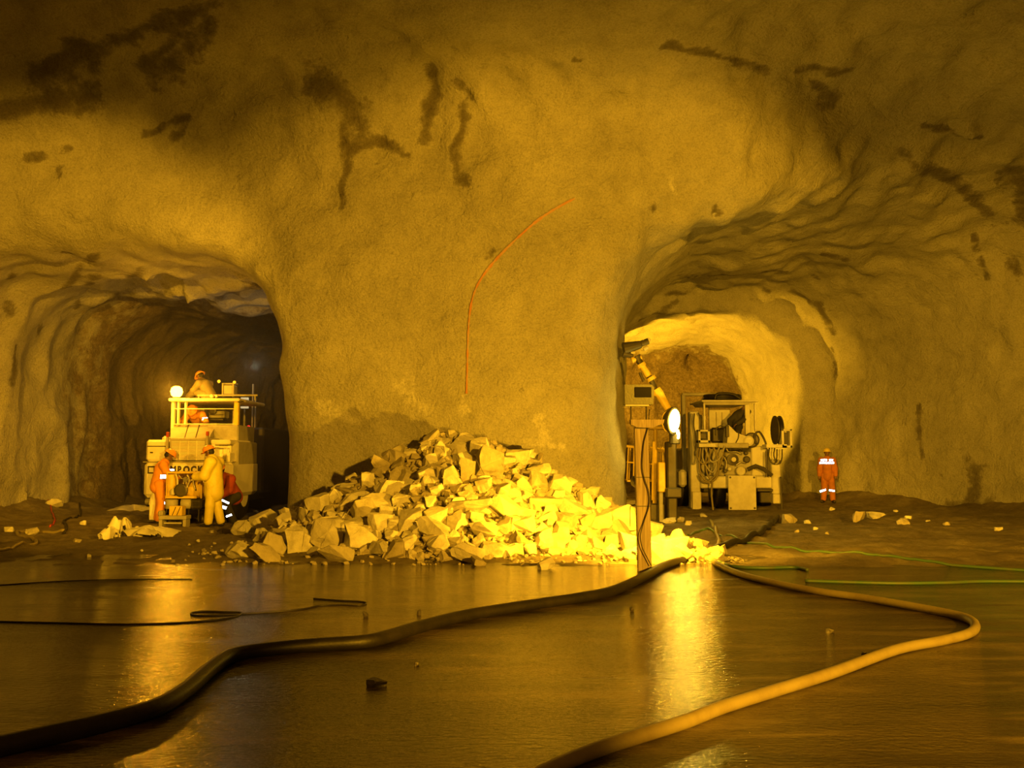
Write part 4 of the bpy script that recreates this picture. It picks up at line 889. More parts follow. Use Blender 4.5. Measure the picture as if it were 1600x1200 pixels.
# cab
rfR = MB().box(X(1097,Y), X(1186,Y), Y+.1, Y+1.9, Z(627.5,Y), Z(624.5,Y), .015).build('cab_roof', M_WHITE, sg)
MB().prism([(X(1100,Y),Z(627.5,Y)),(X(1184,Y),Z(627.5,Y)),(X(1168,Y),Z(632,Y)),(X(1104,Y),Z(632,Y))], Y+.2, Y+1.7).build('roof_lining', M_GREYP, rfR)
for a, c, dy, y1 in ((1098.5,1101.5,.12,694),(1163.5,1171,.3,690),(1178,1181,.12,674),(1107,1109,1.7,692)): part('cab_post', a, 630, c, y1, dy, .09, M_WHITE, .008)
part('cab_rear_panel', 1107, 640, 1140, 678, 1.3, .06, M_WHITE); part('seat_back', 1110, 668, 1134, 692, .9, .2, M_DARK, .06)
for px in (1118, 1127): part('panel_rib', px, 644, px + 1, 676, 1.26, .05, M_GREYP, .004)
MB().prism([(X(1135,Y),Z(692,Y)),(X(1138,Y),Z(664,Y)),(X(1144,Y),Z(670,Y)),(X(1150,Y),Z(676,Y)),(X(1166,Y),Z(682,Y)),(X(1172,Y),Z(692,Y))], Y+.05, Y+.6).build('sloping_console', M_WHITE, sg)
MB().tube(catmull([(X(1153,Y), Y+.03, Z(676,Y)), (X(1152,Y), Y+.0, Z(684,Y)), (X(1148,Y), Y+.02, Z(692,Y))], 5), .014, 6).build('console_cable', M_DARK, sg)
part('lever_box', 1133, 665, 1138, 683, .02, .12, M_DARK, .01)
MB().tube(catmull([(X(1119,Y), Y+.2, Z(680,Y)), (X(1120,Y), Y+.2, Z(670,Y)), (X(1127,Y), Y+.2, Z(665,Y)), (X(1134,Y), Y+.2, Z(668,Y))], 6), .018, 8).build('steering_bow', M_DARK, sg, True)
# hose coil on the roof
cp = []
for k in range(60):
    a = k / 60 * 6.283 * 3; cp.append((X(1138,Y) + (.52 + .04 * math.sin(k)) * math.cos(a), Y + .9 + .5 * math.sin(a), Z(624,Y) + .06 + .05 * (k // 20)))
solo(MB().tube(cp, .035, 8), 'coiled_hose', M_RUBBER, 'black hose coiled on the roof of the service rig', 'hose', smooth=True)
solo(MB().tube(catmull([(X(a,Y), Y+.35, Z(b_,Y)) for a, b_ in [(1121,623),(1123,616),(1130,613.5),(1140,613.5),(1150,615),(1157,619),(1162,622.5)]], 6), .04, 8), 'coiled_hose', M_RUBBER, 'arched loop of black hose standing at the front edge of the rig roof', 'hose', smooth=True)
# consoles left and right with square windows
for a, c, nm in ((1086, 1104, 'left'), (1214, 1230, 'right')):
    bxx = MB(); y0, y1 = (672, 692) if nm == 'left' else (671, 700)
    for (u0, v0, u1, v1) in ((a, y0, c, y0+3), (a, y1-4, c, y1), (a, y0, a+3.5, y1), (c-3.5, y0, c, y1)): bxx.box(X(u0,Y), X(u1,Y), Y-.35, Y-.05, Z(v1,Y), Z(v0,Y), .01)
    co = bxx.build('console_frame', M_WHITE, sg); MB().box(X(a+4,Y), X(c-4,Y), Y-.2, Y-.1, Z(y1-6,Y), Z(y0+5,Y), .01).build('console_meter', M_DARK, co)
MB().box(X(1086,Y), X(1112,Y), Y-.4, Y+.1, Z(699,Y), Z(693,Y), .01).build('console_shelf', M_WHITE, sg)
MB().box(X(1190,Y), X(1222,Y), Y-.35, Y+.1, Z(700,Y), Z(694.5,Y), .01).build('console_shelf', M_WHITE, sg)
# engine details
MB().lathe((X(1146,Y), Y+.3, Z(718,Y)), (0,-1,0), [(0,.17),(.05,.17),(.06,.10),(.09,.10),(.10,.06),(.14,.06)], 24).build('fan_pulley', M_DARK, sg)
MB().lathe((X(1146,Y), Y+.22, Z(718,Y)), (0,-1,0), [(0,.07),(.09,.07)], 16).build('pulley_hub', M_WHITE, sg)
MB().lathe((X(1157,Y), Y+.25, Z(736,Y)), (0,-1,0), [(0,.13),(.10,.14),(.12,.13),(.13,.11)], 24).build('round_cover', M_WHITE, sg)
MB().lathe((X(1170,Y), Y+.2, Z(690,Y)), (-.2,-1,.1), [(0,.13),(.12,.15),(.2,.15),(.22,.10)], 22).build('horn_drum', M_WHITE, sg)
MB().lathe((X(1176,Y), Y+.25, Z(688,Y)), (-.2,-1,.1), [(0,.22),(.14,.22),(.16,.18)], 22).build('drum_flange', M_DARK, sg)
for px, py, r in ((1133,716,.07),(1134,736,.06),(1168,718,.10),(1167,708,.06),(1141,733,.06),(1128,730,.07)): MB().lathe((X(px,Y), Y+.33, Z(py,Y)), (0,-1,0), [(0,r),(.08,r),(.1,r*.7)], 14).build('fitting', M_DARK if px != 1141 else M_WHITE, sg)
MB().tube([(X(1166,Y),Y+.05,Z(734,Y)),(X(1178,Y),Y+.0,Z(728,Y)),(X(1190,Y),Y-.02,Z(733,Y)),(X(1202,Y),Y-.05,Z(743,Y))], .06, 8).build('hydraulic_arm', M_DARK, sg)
MB().tube([(X(1195,Y),Y-.02,Z(705,Y)),(X(1194,Y),Y-.04,Z(745,Y))], .035, 8).build('ram', M_DARK, sg)
pr_ = [[(1136,700),(1140,706),(1152,706),(1160,710)],[(1130,712),(1136,722),(1134,735)],[(1150,728),(1158,722),(1166,724)]]
for pp in pr_: MB().tube(catmull([(X(a,Y), Y+.24, Z(b_,Y)) for a, b_ in pp], 5), .025, 7).build('pipe', M_STEEL, sg, True)
part('step_block', 1184, 768, 1202, 786, .3, .5, M_DARK, .03); part('step_plate', 1180, 764, 1204, 768, .0, .5, M_DARK, .01)
part('rear_body', 1072, 700, 1200, 770, 1.9, 3.5, M_GREYP, .06)
for px in (1063, 1118, 1190):
    c = (X(px, Y+1.3) - .15, Y + 1.5, .58); w = MB().lathe(c, (1,0,0), [(0,.38),(.02,.54),(.08,.6),(.28,.6),(.34,.54),(.36,.38)], 26).build('tyre', M_RUBBER, sg, True)
    MB().lathe((c[0]-.01, c[1], c[2]), (1,0,0), [(0,.28),(.04,.31),(.34,.31),(.38,.28)], 18).build('hub', M_GREYP, w)
part('mudguard', 1059, 734, 1071, 761, .5, .9, M_WHITE, .08)
# hoses draped over the rig: each is a hose of its own
def hang(pix, r, mat, dy=-.12, name='hanging_hose', lab=None):
    return solo(MB().tube(catmull([(X(a,Y+dy), Y+dy+.03*math.sin(i*1.7), Z(b_,Y+dy)) for i, (a, b_) in enumerate(pix)], 6), r, 8), name, mat, lab or 'hose looped down from the left console of the service rig', 'hose', None if lab else 'looped hoses under the left console', True)
hang([(1090,699),(1088,712),(1094,724),(1103,722),(1108,708),(1107,699)], .025, M_HOSEY)
hang([(1093,699),(1091,722),(1092,738),(1099,750),(1110,752),(1118,744),(1120,728),(1117,708),(1112,697)], .03, M_HOSEY)
hang([(1097,699),(1096,714),(1102,730),(1110,738),(1116,730),(1118,712),(1122,698)], .025, M_GREYP)
hang([(1100,700),(1106,716),(1112,722),(1122,716),(1128,704),(1131,697)], .028, M_GREYP)
hang([(1103,699),(1101,726),(1103,742),(1108,748),(1116,742),(1125,722),(1128,706)], .025, M_HOSEY)
hang([(1090,742),(1094,750),(1100,753),(1108,754)], .03, M_HOSEY, lab='short hose curling at the bottom of the hose loops')
hang([(1080,646),(1078,668),(1081,700),(1080,722),(1084,724),(1086,718),(1086,704)], .025, M_GREYP, -.05, lab='pale hose hanging down the left mast of the service rig')
hang([(1084,646),(1083,664),(1085,684),(1084,712)], .02, M_DARK, -.08, lab='thin dark hose on the left mast of the service rig')
hang([(1090,645),(1095,655),(1094,668)], .02, M_DARK, -.05, lab='dark hose just above the left console window')
for i, dx in enumerate((0, 4, 8)): hang([(1200+dx,700),(1199+dx,712),(1202+dx,722),(1207+dx,724),(1211+dx,716),(1212+dx,702)], .022, M_DARK if i != 1 else M_GREYP, -.1, lab=['leftmost','middle','rightmost'][i] + ' of three short hose loops under the right console')
reel = empty('hose_reel', (X(1212,Y), Y + .1, Z(694.5, Y)), 'dark hose wound on an upright reel on the right shelf of the service rig', 'hose reel')
MB().lathe((X(1210,Y), Y+.1, Z(672,Y)), (1,0,0), [(0,.42),(.03,.42),(.035,.30),(.13,.30),(.135,.42),(.165,.42)], 30).build('drum', M_DARK, reel)
for r_, dx in ((.34, .05), (.37, .09), (.36, .12)): MB().tube([(X(1210,Y)+dx, Y+.1+r_*math.cos(a), Z(672,Y)+r_*math.sin(a)) for a in np.linspace(0, 6.283, 30)], .022, 7).build('wound_hose', M_RUBBER, reel, True)
hang([(1195,700),(1194,690),(1186,676),(1180,676),(1177,684),(1180,694)], .03, M_DARK, .0, lab='dark hose bow between the drum and the right hose reel')
hang([(1110,752),(1109,770),(1110,790),(1111,803),(1112,812)], .028, M_HOSEY, -.2, name='hanging_hose', lab='hose dropping straight from the service rig to the ground')
hang([(1216,745),(1217,770),(1217,790),(1216,800)], .028, M_DARK, -.1, lab='dark hose dropping beside the right leg of the service rig')

# ------------------------------------------------------------------ boom with nozzle head and burning lamp, lift basket, at the mouth of the right heading
YB = 21.0
bm_ = empty('spray_boom', (X(1052, YB), YB + .5, 0), 'jointed spraying boom reaching up left with nozzle head, lit yellow', 'boom')
MB().box(X(1041,YB+.6), X(1056,YB+.6), YB+.6, YB+1.0, -.02, Z(690,YB+.6), .03).build('pedestal', M_DARK, bm_)
MB().box(X(1038,YB+.5), X(1062,YB+.5), YB+.4, YB+1.2, Z(778,YB+.5), Z(762,YB+.5), .03).build('carrier_frame', M_DARK, bm_)
def seg(name, p0, p1, r0, r1, mat=M_YEL, n=12):
    a = Vector((X(p0[0],YB), YB, Z(p0[1],YB))); b_ = Vector((X(p1[0],YB), YB, Z(p1[1],YB)))
    return MB().tube([a, a.lerp(b_, .04), a.lerp(b_, .96), b_], [r0*.8, r0, r1, r1*.8], n).build(name, mat, bm_)
seg('lower_arm', (1046, 644), (1028, 612), .085, .11, M_YEL); seg('arm_collar', (1029, 616), (1024, 608), .13, .12, M_YEL)
seg('mid_arm', (1024, 608), (1012, 584), .06, .07, M_DARK); seg('clamp', (1019, 594), (1016, 589), .12, .11, M_YEL)
seg('upper_arm', (1014, 588), (1003, 570), .085, .07, M_YEL); seg('clamp', (1004, 573), (1001, 568), .11, .11, M_YEL)
seg('wrist', (1001, 568), (995, 556), .07, .10, M_DARK); seg('wrist_ring', (1003, 558), (987, 563), .07, .07, M_YEL)
seg('nozzle_head', (974, 545), (1003, 538), .15, .09, M_DARK); seg('nozzle_barrel', (1000, 538), (1014, 533), .07, .075, M_DARK)
seg('nozzle_ring', (1012, 536), (1015, 529), .05, .05, M_WHITE); seg('nozzle_ring', (1006, 536), (1007, 531), .04, .04, M_WHITE)
seg('side_nozzle', (1006, 546), (1013, 542), .05, .05, M_WHITE); seg('fitting', (986, 552), (993, 551), .05, .04, M_WHITE)
seg('rear_joint', (974, 552), (990, 556), .10, .05, M_DARK); seg('cylinder', (1000, 582), (1006, 596), .035, .035, M_DARK)
seg('pivot', (1052, 662), (1046, 640), .10, .08, M_DARK); seg('base_arm', (1052, 660), (1053, 694), .11, .13, M_DARK)
# lamp on the boom: a round work lamp facing right and forward
LP = Vector((X(1050, YB-.25), YB - .25, Z(657, YB-.25))); ld = Vector((.80, -.60, -.10)).normalized()
lm = MB().lathe(LP, ld, [(-.22,.08),(-.16,.20),(-.02,.31),(.04,.33),(.05,.30)], 24).build('work_lamp_shell', M_DARK, bm_, True)
MB().lathe(LP, ld, [(.02,.295),(.06,.26),(.10,.16),(.11,.02)], 24).build('work_lamp_glass', M_BULB_Y, lm, True)
for i, pp in enumerate(([(1044,641),(1036,648),(1034,660),(1038,672),(1044,674)], [(1046,641),(1039,650),(1037,662),(1042,672)])):
    MB().tube(catmull([(X(a,YB-.3), YB-.3, Z(b_,YB-.3)) for a, b_ in pp], 6), .016, 7).build('lamp_cable', M_YEL, lm, True)
MB().tube(catmull([(X(1057,YB-.4), YB-.4, Z(672,YB-.4)), (X(1059,YB-.4), YB-.4, Z(680,YB-.4)), (X(1058,YB-.4), YB-.4, Z(686,YB-.4))], 4), [.04]*4+[.03]*4+[.015], 8).build('lamp_glow_tail', M_BULB_Y, lm, True)  # tapered tail below the lamp, its glow put into the material
YK = 22.6
bk = empty('lift_basket', (X(1008, YK), YK, Z(752, YK)), 'yellow tubular lift basket left of the boom pedestal', 'work basket')
def tb(name, pts, r, mat=M_YEL, par=None, Yk=YK): return MB().tube([(X(a,Yk+d), Yk+d, Z(b_,Yk+d)) for a, b_, d in pts], r, 7).build(name, mat, par or bk)
for d in (0, .9):
    o2 = 0 if d == 0 else 3
    tb('top_rail', [(978+o2,697,d),(1045,706-o2,d)], .035); tb('middle_rail', [(978+o2,722,d),(1040,727,d)], .02, M_DARK if d else M_YEL)
    for a, b_ in ((981,978),(990,988),(1001,993),(1013,1009),(1020,1016),(1031,1031),(1042,1036)): tb('upright', [(a+o2,698,d),(b_+o2,750 if a < 1030 else 737,d)], .018 if a not in (1001,1042) else .03)
tb('side_rail', [(978,697,0),(981,697,.9)], .03); tb('side_rail', [(1045,706,0),(1045,703,.9)], .03)
MB().box(X(978,YK), X(1036,YK), YK, YK+.9, Z(753,YK), Z(750,YK), .01).build('basket_floor', M_YEL, bk)
tt = empty('swivel_table', (X(1024, 22), 22.1, 0), 'pale slim column carrying a flat plate beside the lift basket', 'stand')
MB().box(X(1008,22), X(1046,22), 21.8, 22.6, Z(671,22), Z(666,22), .02).build('top_plate', M_YEL, tt); MB().box(X(1008,22)+.05, X(1046,22)-.1, 21.85, 22.5, Z(666,22), Z(663.5,22), .02).build('upper_plate', M_GREYP, tt)
MB().tube([(X(1024,22), 22.1, Z(671,22)), (X(1024,22), 22.1, Z(684,22)), (X(1021,22), 22.1, .4)], .05, 12).build('column', M_YEL, tt)
MB().tube([(X(1020,22), 22.0, Z(690,22)), (X(1017,22), 22.0, .5)], .025, 8).build('side_rod', M_YEL, tt)
MB().box(X(1023,22), X(1033.5,22), 21.6, 21.85, Z(768,22), Z(722,22), .02).build('yellow_box_leg', M_YEL, tt)
MB().box(X(1024,22), X(1030,22), 21.65, 21.8, -.02, Z(768,22), .01).build('foot', M_GREYP, tt); MB().box(X(1012,22), X(1036,22), 21.9, 22.4, .0, .42, .03).build('base_block', M_DARK, tt)
# unseen masts added to carry the fill floods behind the photographer
for (lx_, ly_, lz_), lab in (((7.5, -4.0, 4.6), 'unseen mast added for fill light behind the camera on the right'), ((-3.0, -4.5, 4.4), 'unseen mast added for fill light behind the camera on the left')):
    ms = empty('fill_light_mast', (lx_, ly_ - .3, 0), lab, 'assumed_floodlight')
    MB().tube([(lx_, ly_-.3, 0), (lx_, ly_-.3, lz_)], .05, 10).build('pole', M_STEEL, ms)
    MB().box(lx_-.25, lx_+.25, ly_-.32, ly_-.22, lz_-.2, lz_+.2, .02).build('housing', M_DARK, ms)
    for k in range(3): MB().tube([(lx_, ly_-.3, 1.0), (lx_+.8*math.cos(2.1*k), ly_-.3+.8*math.sin(2.1*k), .02)], .025, 8).build('leg', M_STEEL, ms)

# ------------------------------------------------------------------ people
def smooth_body(name, caps, k, h, mat, parent, ells=()):
    """one continuous skin round tapered capsules ((a, ra), (b, rb)[, k])"""
    P = [np.array(c[0]) for c in caps] + [np.array(c[2]) for c in caps]; R = max([c[1] for c in caps] + [c[3] for c in caps])
    for c, r in ells: P += [np.array(c) - max(r), np.array(c) + max(r)]
    lo = np.min(P, 0) - R - 3*h; hi = np.max(P, 0) + R + 3*h
    xs, ys, zs = [np.arange(lo[i], hi[i], h) for i in range(3)]
    F = np.full((len(xs), len(ys), len(zs)), 0.5)
    def rng(a, lo_, hi_): return slice(max(0, int((lo_ - a[0]) / h)), int((hi_ - a[0]) / h) + 2)
    for c in caps:
        a, ra, b_, rb = np.array(c[0]), c[1], np.array(c[2]), c[3]; kk = c[4] if len(c) > 4 else k; m = max(ra, rb) + 2.5 * kk + 2*h
        l2 = np.minimum(a, b_) - m; h2 = np.maximum(a, b_) + m
        sx, sy, sz = rng(xs, l2[0], h2[0]), rng(ys, l2[1], h2[1]), rng(zs, l2[2], h2[2])
        px = xs[sx][:, None, None] - a[0]; py = ys[sy][None, :, None] - a[1]; pz = zs[sz][None, None, :] - a[2]
        d = b_ - a; L2 = d @ d + 1e-9; t = np.clip((px*d[0] + py*d[1] + pz*d[2]) / L2, 0, 1)
        dist = np.sqrt((px - t*d[0])**2 + (py - t*d[1])**2 + (pz - t*d[2])**2) - (ra + (rb - ra) * t)
        F[sx, sy, sz] = smin(F[sx, sy, sz], dist, kk)
    for c, r in ells:
        c = np.array(c); m = max(r) + 2.5*k + 2*h; sx, sy, sz = rng(xs, c[0]-m, c[0]+m), rng(ys, c[1]-m, c[1]+m), rng(zs, c[2]-m, c[2]+m)
        q = np.sqrt(((xs[sx][:, None, None]-c[0])/r[0])**2 + ((ys[sy][None, :, None]-c[1])/r[1])**2 + ((zs[sz][None, None, :]-c[2])/r[2])**2)
        F[sx, sy, sz] = smin(F[sx, sy, sz], (q - 1) * min(r), k * .6)
    V, Q = surface_nets(F, (xs[0], ys[0], zs[0]), h)
    me = mesh_from_np(name, V, Q)
    bm = bmesh.new(); bm.from_mesh(me); bmesh.ops.recalc_face_normals(bm, faces=bm.faces); bm.to_mesh(me); bm.free()
    me.polygons.foreach_set('use_smooth', np.ones(len(me.polygons), bool))
    return link(name, me, mat, parent)
def V3(*a): return np.array(a, float)
def retro(parent, c_local, width, height, axis, world_of, n_target=None, label='silver reflective band'):
    """prism tape: a field of mirror cube-corners opening toward the viewer side; axis = direction along the band"""
    s = .026; c_w = world_of @ Vector(c_local); 
    n = (Vector((0, 0, CAM_Z)) - c_w); n = (world_of.to_3x3().inverted() @ n).normalized()
    u = Vector(axis); u = (u - n * u.dot(n)).normalized(); v = n.cross(u)
    mb = MB(); hgt = s * math.sqrt(3) / 2; rows = max(1, int(round(height / hgt))); cols = max(1, int(round(width / s)))
    c = Vector(c_local); dep = s / math.sqrt(6)
    for j in range(rows):
        for i in range(cols * 2):
            x0 = -width/2 + i * s / 2; y0 = -height/2 + j * hgt
            up = (i + j) % 2 == 0
            A = (x0, y0 if up else y0 + hgt); B = (x0 + s, y0 if up else y0 + hgt); C = (x0 + s/2, y0 + hgt if up else y0)
            w = [c + u*p[0] + v*p[1] + n*.012 for p in (A, B, C)]; ap = (w[0] + w[1] + w[2]) / 3 - n * dep
            mb.add([w[0], w[1], w[2], ap], [(0, 1, 3), (1, 2, 3), (2, 0, 3)])
    me = bpy.data.meshes.new('reflective_band'); me.from_pydata(mb.v, [], mb.f)
    o = link('reflective_band', me, M_RETRO, parent); o['label'] = label; return o
def hand(caps, wrist, d, side, curl=.5, s=1.0, palm_n=None):
    """palm, four unequal bent fingers, and a thumb from the side of the palm"""
    d = Vector(d).normalized(); pn = Vector(palm_n or (0, 0, -1)); pn = (pn - d * pn.dot(d)).normalized(); ac = d.cross(pn) * side
    w = Vector(wrist)
    for k in (-.022, 0, .022): caps.append((V3(*(w + d*.02 + ac*k)), .017, V3(*(w + d*.085 + ac*k*1.35)), .014, .008))
    for i, L in enumerate((.068, .078, .073, .056)):
        p = w + d*.09 + ac*(.033 - i*.022); a = curl * .9; d1 = (d*math.cos(a) + pn*math.sin(a)).normalized(); a2 = curl * 1.9; d2 = (d*math.cos(a2) + pn*math.sin(a2)).normalized()
        q1 = p + d1*L*.5*s; q2 = q1 + d2*L*.55*s
        caps.append((V3(*p), .0105, V3(*q1), .0095, .003)); caps.append((V3(*q1), .0095, V3(*q2), .008, .003))
    p = w + d*.03 + ac*.032; q1 = p + (d*.55 + ac*.7 + pn*.3).normalized()*.045; q2 = q1 + (d*.85 + ac*.2 + pn*.5).normalized()*.035
    caps.append((V3(*p), .014, V3(*q1), .012, .006)); caps.append((V3(*q1), .012, V3(*q2), .010, .004))
def person(name, loc, rz, J, clothes, label, scale=1.0, helmet=None, bands=(), h=0.012, group=None, headdir=(0, 1, 0)):
    """J: joints in the person's own frame (x right, y forward, z up from the ground)"""
    root = empty(name, loc, label, 'person', group, rz); root.scale = (scale,) * 3
    g_ = lambda k: V3(*J[k]); cp = []; A = lambda a, ra, b_, rb, kk=None: cp.append((a, ra, b_, rb) + ((kk,) if kk else ()))
    hd = g_('head'); nk = g_('neck'); ch = g_('chest'); pv = g_('pelvis'); hv = Vector(headdir).normalized(); hv = V3(*hv); up = (hd - nk) / np.linalg.norm(hd - nk); rt = np.cross(hv, up); rt /= np.linalg.norm(rt); fw = np.cross(up, rt)
    A(nk, .058, hd - up*.05, .055)
    A(hd + up*.03 - fw*.01, .088, hd - up*.045 + fw*.03, .062)          # skull and jaw
    A(hd - up*.075 + fw*.062, .026, hd - up*.085 + fw*.04, .030)        # chin
    A(hd + up*.012 + fw*.088, .010, hd - up*.025 + fw*.104, .014, .008) # nose
    A(hd - up*.052 + fw*.084 - rt*.018, .009, hd - up*.052 + fw*.084 + rt*.018, .009, .006)   # lips
    A(hd + up*.018 + fw*.080 - rt*.035, .010, hd + up*.018 + fw*.080 + rt*.035, .010, .008)   # brow
    for s in (-1, 1): A(hd - up*.005 + rt*s*.083, .012, hd + up*.03 + rt*s*.087 - fw*.01, .014, .006)  # ears
    sL, sR = g_('shL'), g_('shR'); A(ch, .135, pv + V3(0,0,.05), .125); A(ch + V3(0,.01,.04), .12, nk - V3(0,0,.03), .07)
    for S in 'LR':
        sh, el, wr, hp, kn, an, to = [g_(q + S) for q in ('sh', 'el', 'wr', 'hp', 'kn', 'an', 'to')]
        A(ch + V3(0,0,.08), .08, sh, .062); A(sh, .058, el, .043); A(el, .043, wr, .028)
        hand(cp, wr, J.get('hd' + S, tuple(wr - el)), -1 if S == 'L' else 1, J.get('curl', .5), 1, J.get('pn' + S))
        A(pv, .12, hp, .095); A(hp, .09, kn, .058); A(kn, .056, an, .038); A(an, .040, to, .034); A(an + V3(0,0,-.03), .04, an + (an - to) * .25 + V3(0,0,-.03), .036)
    body = smooth_body('body', cp, .03, h, M_SKIN, root)
    e_ = MB()
    for s in (-1, 1):
        c = hd + up*.003 + fw*.083 + rt*s*.032; MB().lathe(tuple(c - fw*.01 + V3(*J.get('none', (0,0,0)))), tuple(fw), [(0,.008),(.006,.010),(.011,.007),(.013,.002)], 10)
        vv = MB().lathe(tuple(c - fw*.006), tuple(fw), [(0,.009),(.006,.0095),(.011,.006),(.0125,.001)], 10)
        me = bpy.data.meshes.new('eye'); me.from_pydata(vv.v, [], vv.f); link('eye', me, M_EYE, root)
    hair = smooth_body('hair', [(hd + up*.045 - fw*.02, .088, hd + up*.0 - fw*.035, .080)], .02, .014, M_HAIR, root)
    jk = []; B = lambda a, ra, b_, rb: jk.append((a, ra, b_, rb)); jm, tm_, bt = clothes['jacket'], clothes['trousers'], M_BOOT; th = clothes.get('bulk', .022); hem = clothes.get('hem', .06)
    dn = (pv - ch) / np.linalg.norm(pv - ch)
    B(ch, .135 + th, pv + V3(0,0,.02), .135 + th); B(pv, .14 + th, pv + dn*hem, .15 + th); B(ch + V3(0,.0,.05), .12 + th, nk - V3(0,0,.04), .07 + th); B(nk - V3(0,0,.03), .07 + th, nk - V3(0,0,.0), .068 + th*.4)
    for S in 'LR':
        sh, el, wr = [g_(q + S) for q in ('sh', 'el', 'wr')]; B(ch + V3(0,0,.08), .085 + th, sh, .066 + th); B(sh, .064 + th, el, .052 + th); B(el, .052 + th, el + (wr - el)*.93, .040 + th*.8)
    jac = smooth_body('jacket', jk, .035, .016, jm, root)
    tk = []
    for S in 'LR':
        hp, kn, an = [g_(q + S) for q in ('hp', 'kn', 'an')]; tt_ = min(th, .032); tk += [(pv, .125 + tt_*.7, hp, .10 + tt_*.7), (hp, .098 + tt_*.7, kn, .070 + tt_), (kn, .070 + tt_, an + (kn - an)*.12, .060 + tt_)]
    tr_ = smooth_body('trousers', tk, .03, .016, tm_, root)
    for S in 'LR':
        an, to = g_('an' + S), g_('to' + S); kn = g_('kn' + S)
        smooth_body('boot', [(an + (kn - an)*.3, .058, an, .052), (an - V3(0,0,.02), .054, to, .046), (an - V3(0,0,.03), .052, an + (an - to)*.2 - V3(0,0,.03), .05)], .02, .014, bt, root)
    if helmet:
        hm = MB(); n = 24; prof = [(-.005,.128),(.0,.150),(.012,.120),(.05,.116),(.09,.096),(.115,.06),(.128,.02)]
        vs = []; fs = []
        for (a, r) in prof:
            for q_ in range(n):
                th_ = 2*math.pi*q_/n; ex = 1.0 + (.18 * max(0, math.cos(th_))**2 if r > .13 else 0)
                vs.append(tuple(hd + up*(.045 + a) + fw*(r*1.12*ex*math.cos(th_)) + rt*(r*.98*math.sin(th_))))
        for i in range(len(prof) - 1):
            for q_ in range(n): fs.append((i*n+q_, i*n+(q_+1) % n, (i+1)*n+(q_+1) % n, (i+1)*n+q_))
        fs.append(tuple(range((len(prof)-1)*n, len(prof)*n)))
        me = bpy.data.meshes.new('helmet'); me.from_pydata(vs, [], fs); bm = bmesh.new(); bm.from_mesh(me); bmesh.ops.recalc_face_normals(bm, faces=bm.faces); bm.to_mesh(me); bm.free()
        me.polygons.foreach_set('use_smooth', np.ones(len(me.polygons), bool)); ho = link('helmet', me, helmet, root)
    W = Matrix.Translation(Vector(loc)) @ Matrix.Rotation(rz, 4, 'Z') @ Matrix.Diagonal((scale, scale, scale, 1))
    for (c, w, hh, ax, par) in bands: retro(jac if par == 'j' else tr_, c, w, hh, ax, W)
    return root
STAND = dict(head=(0,.02,1.66), neck=(0,0,1.52), chest=(0,0,1.30), pelvis=(0,0,.98), shL=(-.19,0,1.44), shR=(.19,0,1.44), elL=(-.25,-.02,1.16), elR=(.25,-.02,1.16), wrL=(-.26,.06,.92), wrR=(.26,.06,.92),
             hpL=(-.10,0,.94), hpR=(.10,0,.94), knL=(-.11,.03,.50), knR=(.11,.03,.50), anL=(-.12,0,.09), anR=(.12,0,.09), toL=(-.13,.15,.045), toR=(.13,.15,.045))
def pose(**k): d = dict(STAND); d.update(k); return d
# man in yellow rainwear, turned left toward the pump, both forearms forward
Yw = 19.5; xw = X(338, Yw)
person('person', (xw, Yw, gh(xw, Yw) - .005), math.radians(82),
       pose(head=(0,.12,1.66), neck=(0,.06,1.53), chest=(0,.02,1.30), elL=(-.24,.10,1.15), wrL=(-.17,.36,1.12), elR=(.24,.06,1.14), wrR=(.20,.30,1.22), hdL=(.2,1,.0), hdR=(0,.8,.6), knL=(-.11,.02,.50), anL=(-.10,.06,.09), toL=(-.10,.21,.045), anR=(.12,-.14,.09), toR=(.12,.01,.045), knR=(.11,-.04,.50), curl=.8),
       dict(jacket=M_RAIN, trousers=M_RAIN, bulk=.062, hem=.22), 'person in full yellow rainwear and orange helmet working at the pump, facing left', .97, M_HELO,
       bands=[((.27,.36,1.25), .08, .10, (0,1,0), 'j')], headdir=(0, 1, -.35))
# man in orange workwear across the pump, bending right toward it
Yw = 20.75; xw = X(253, Yw)
person('person', (xw, Yw, gh(xw, Yw)), math.radians(-62),
       pose(head=(0,.21,1.60), neck=(0,.12,1.47), chest=(0,.05,1.26), shL=(-.19,.07,1.38), shR=(.19,.07,1.38), elL=(-.26,.22,1.12), wrL=(-.16,.46,1.08), elR=(.25,.18,1.10), wrR=(.14,.42,1.10), curl=.8, knL=(-.12,.06,.5), knR=(.12,.06,.5)),
       dict(jacket=M_ORG, trousers=M_ORG, bulk=.03, hem=.10), 'person in orange workwear and helmet left of the pump, looking down', .98, M_HELO,
       bands=[((.31,.06,1.12), .15, .10, (.3,1,0), 'j'), ((.14,.25,1.27), .14, .05, (.6,1,0), 'j'), ((.22,.14,.50), .08, .06, (1,1,0), 't')], headdir=(.1, 1, -.5))
